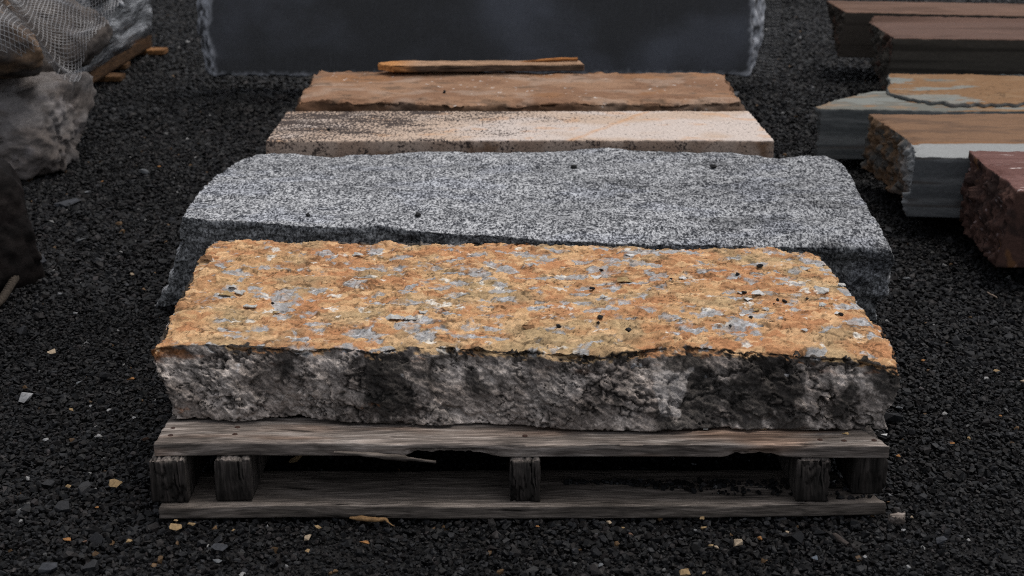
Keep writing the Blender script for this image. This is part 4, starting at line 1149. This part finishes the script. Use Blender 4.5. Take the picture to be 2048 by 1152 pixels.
# coloured fragments in the gravel
FC = {'tan': (.24, .165, .085), 'orange': (.23, .11, .04), 'white': (.21, .21, .212), 'grey': (.10, .105, .11), 'brown': (.11, .065, .045), 'dark': (.035, .037, .042), 'pale': (.30, .235, .165), 'blue': (.085, .098, .115)}
FMAT = {k: flat_mat(k + '_fragment', v, .9, .2, 3, .6, 1.3) for k, v in FC.items()}
frag = [(104, 704, 17, 'pale'), (261, 760, 17, 'orange'), (47, 797, 36, 'white'), (143, 820, 13, 'tan'), (92, 881, 13, 'white'), (181, 813, 9, 'white'), (268, 836, 8, 'white'), (231, 968, 28, 'tan'), (137, 973, 11, 'tan'), (194, 1015, 8, 'orange'),
        (351, 1056, 28, 'tan'), (386, 1050, 25, 'tan'), (352, 1042, 10, 'tan'), (135, 1080, 18, 'orange'), (258, 1083, 17, 'tan'), (170, 1083, 10, 'brown'), (290, 880, 20, 'brown'), (90, 1132, 58, 'dark'), (157, 767, 14, 'grey'), (467, 1061, 10, 'tan'), (617, 1076, 22, 'pale'),
        (636, 1055, 15, 'tan'), (617, 1102, 14, 'tan'), (729, 1087, 22, 'orange'), (434, 1124, 24, 'grey'), (440, 1092, 40, 'dark'), (1218, 1045, 12, 'pale'), (1261, 1069, 12, 'brown'), (1075, 1053, 8, 'orange'), (1371, 1147, 27, 'tan'), (1200, 1131, 14, 'grey'), (1247, 1057, 10, 'tan'),
        (1406, 1037, 15, 'tan'), (1407, 1056, 14, 'tan'), (1421, 1092, 13, 'tan'), (1433, 1096, 15, 'pale'), (1473, 1088, 32, 'pale'), (1520, 1077, 12, 'orange'), (1575, 1064, 11, 'pale'), (1408, 1147, 13, 'tan'), (1807, 1060, 12, 'white'), (1730, 1114, 8, 'white'), (1630, 1115, 17, 'blue'),
        (1824, 1035, 9, 'pale'), (1887, 1078, 32, 'dark'), (1904, 887, 11, 'orange'), (1938, 877, 10, 'tan'), (2001, 832, 7, 'orange'), (1798, 817, 16, 'grey'), (1796, 912, 10, 'orange'), (1781, 990, 8, 'white'), (1846, 722, 11, 'orange'), (1992, 742, 13, 'tan'), (2046, 763, 14, 'pale'),
        (1813, 559, 18, 'grey'), (1903, 885, 9, 'brown'), (318, 333, 10, 'orange'), (288, 345, 24, 'grey'), (205, 363, 6, 'orange'), (174, 385, 14, 'grey'), (132, 403, 58, 'dark'), (161, 482, 20, 'grey'), (120, 588, 12, 'white'), (264, 549, 9, 'pale'), (151, 627, 9, 'white'), (82, 520, 26, 'dark'),
        (592, 920, 30, 'tan'), (590, 955, 28, 'brown'), (799, 948, 8, 'white'), (1388, 929, 14, 'grey'), (1500, 922, 8, 'grey')]
def zone(px, py):
    if 540 < px < 1560 and py < 1000: return 'in the shade under the pallet'
    if py > 1030 and px < 1780 and px > 300: return 'in the gravel before the pallet'
    if px < 330: return 'in the gravel left of the slabs'
    return 'in the gravel right of the slabs'
cnt = {}
for k, (px, py, w, kind) in enumerate(sorted(frag)):
    p = at_z(px, py, .002); dist = p[1] * CT + CAM_H * ST; r = w / 2 / FPX * dist * 1.12
    V, T = hull_stone(np.random.default_rng(600 + k), 12, .62 if w > 12 else .9)
    me = mesh_np('stone_fragment', V, tris=T, mats=[FMAT[kind]], smooth=False)
    o = link('stone_fragment', me, None, p + (0, 0, r * .16 if kind != 'dark' else -r * .12)); o.scale = (r, r * 1.1, r * .8); o.rotation_euler = (random.uniform(-.35, .35), random.uniform(-.3, .3), random.uniform(-.5, .5))
    z = zone(px, py); cnt[kind, z] = cnt.get((kind, z), 0) + 1
    nm = {'blue': 'blue-grey', 'dark': 'large dark flat'}.get(kind, kind)
    o['_k'] = (kind + z); o['label'] = '%s %s stone fragment from the left %s' % (ORD[cnt[kind, z] - 1], nm, z)
    o['category'] = 'stone fragment'; o['group'] = 'stone fragments in the gravel'; o['kind'] = 'thing'
for o in [o for o in COL.objects if '_k' in o.keys()]:
    del o['_k']

# scraps of wood and bark
def scrap(name, pts, r, col, label, cat, flat=1.0, seed=1):
    P = resample(pts, 30); V, Q = tube(P, r if np.isscalar(r) else np.interp(np.linspace(0, 1, 31), np.linspace(0, 1, len(r)), r), 6)
    base = P.mean(0); V = V - base; V[:, 2] *= flat; V[:, 2] += fbm(V + base, (50, 50, 50), 3, seed) * .002; V[:, 1] += fbm(V + base, (60, 60, 60), 3, seed + 1) * .002
    tag(link(name, mesh_np(name, V, Q, mats=[flat_mat(name + '_wood', col, .9, .2, 200, .6, 1.4)]), None, base), label, cat)
scrap('bark_strip', PZ([(700, 1034), (730, 1038), (760, 1040), (772, 1038), (775, 1044), (790, 1053)], .006), [.003, .006, .006, .005, .0015, .0006], (.17, .10, .045), 'curled tan bark strip with a thin tail, against the pallet bottom board', 'bark', .6, 3)
scrap('twig', PZ([(1668, 1069), (1682, 1080), (1697, 1090)], .006), [.004, .006, .004], (.035, .028, .025), 'short dark stick in the gravel near the pallet right corner', 'twig', .7, 5)
scrap('twig', PZ([(1975, 585), (1984, 590), (1995, 596)], .008), [.0015, .0025, .0015], (.15, .115, .09), 'thin pale twig on the gravel in front of the red stone block', 'twig', 1, 6)
q = PZ([(1777, 1026), (1811, 1021), (1810, 1037), (1780, 1031)], .012)
s = Slab([q[3], q[2]], [q[0], q[1]], [q[3], q[0]], [q[2], q[1]], shift([q[3], q[2]], dz=-.012), shift([q[0], q[1]], dz=-.012), shift([q[3], q[0]], dz=-.012), shift([q[2], q[1]], dz=-.012), 30, 20, 6)
s.edge(.006, .005, 80, 5, .6); s.push(fbm(s.V, (30, 160, 90), 3, 6) * .002)
tag(s.obj('wood_chip', W_TOP), 'broken square chip of weathered wood on the gravel at the pallet right corner', 'wood chip')

# gravel spilled on the pallet bottom board
rng = np.random.default_rng(5); n = 420
px = rng.uniform(1130, 1740, n); py = 962 + rng.random(n) ** 1.6 * 34 * np.clip((px - 1200) / 300, .15, 1)
pos = np.array([at_z(a, b_, Z1 + .003) for a, b_ in zip(px, py)]); rad = np.clip(.0042 * np.exp(rng.normal(0, .4, n)), .0015, .009)
V, T, C = scatter(pos, rad, stone_cols(n, rng), rng)
tag(link('spilled_gravel', mesh_np('spilled_gravel', V, tris=T, col=C, mats=[Mgr.m], smooth=False)), 'black gravel spilled along the pallet bottom board', 'gravel', kind='stuff')
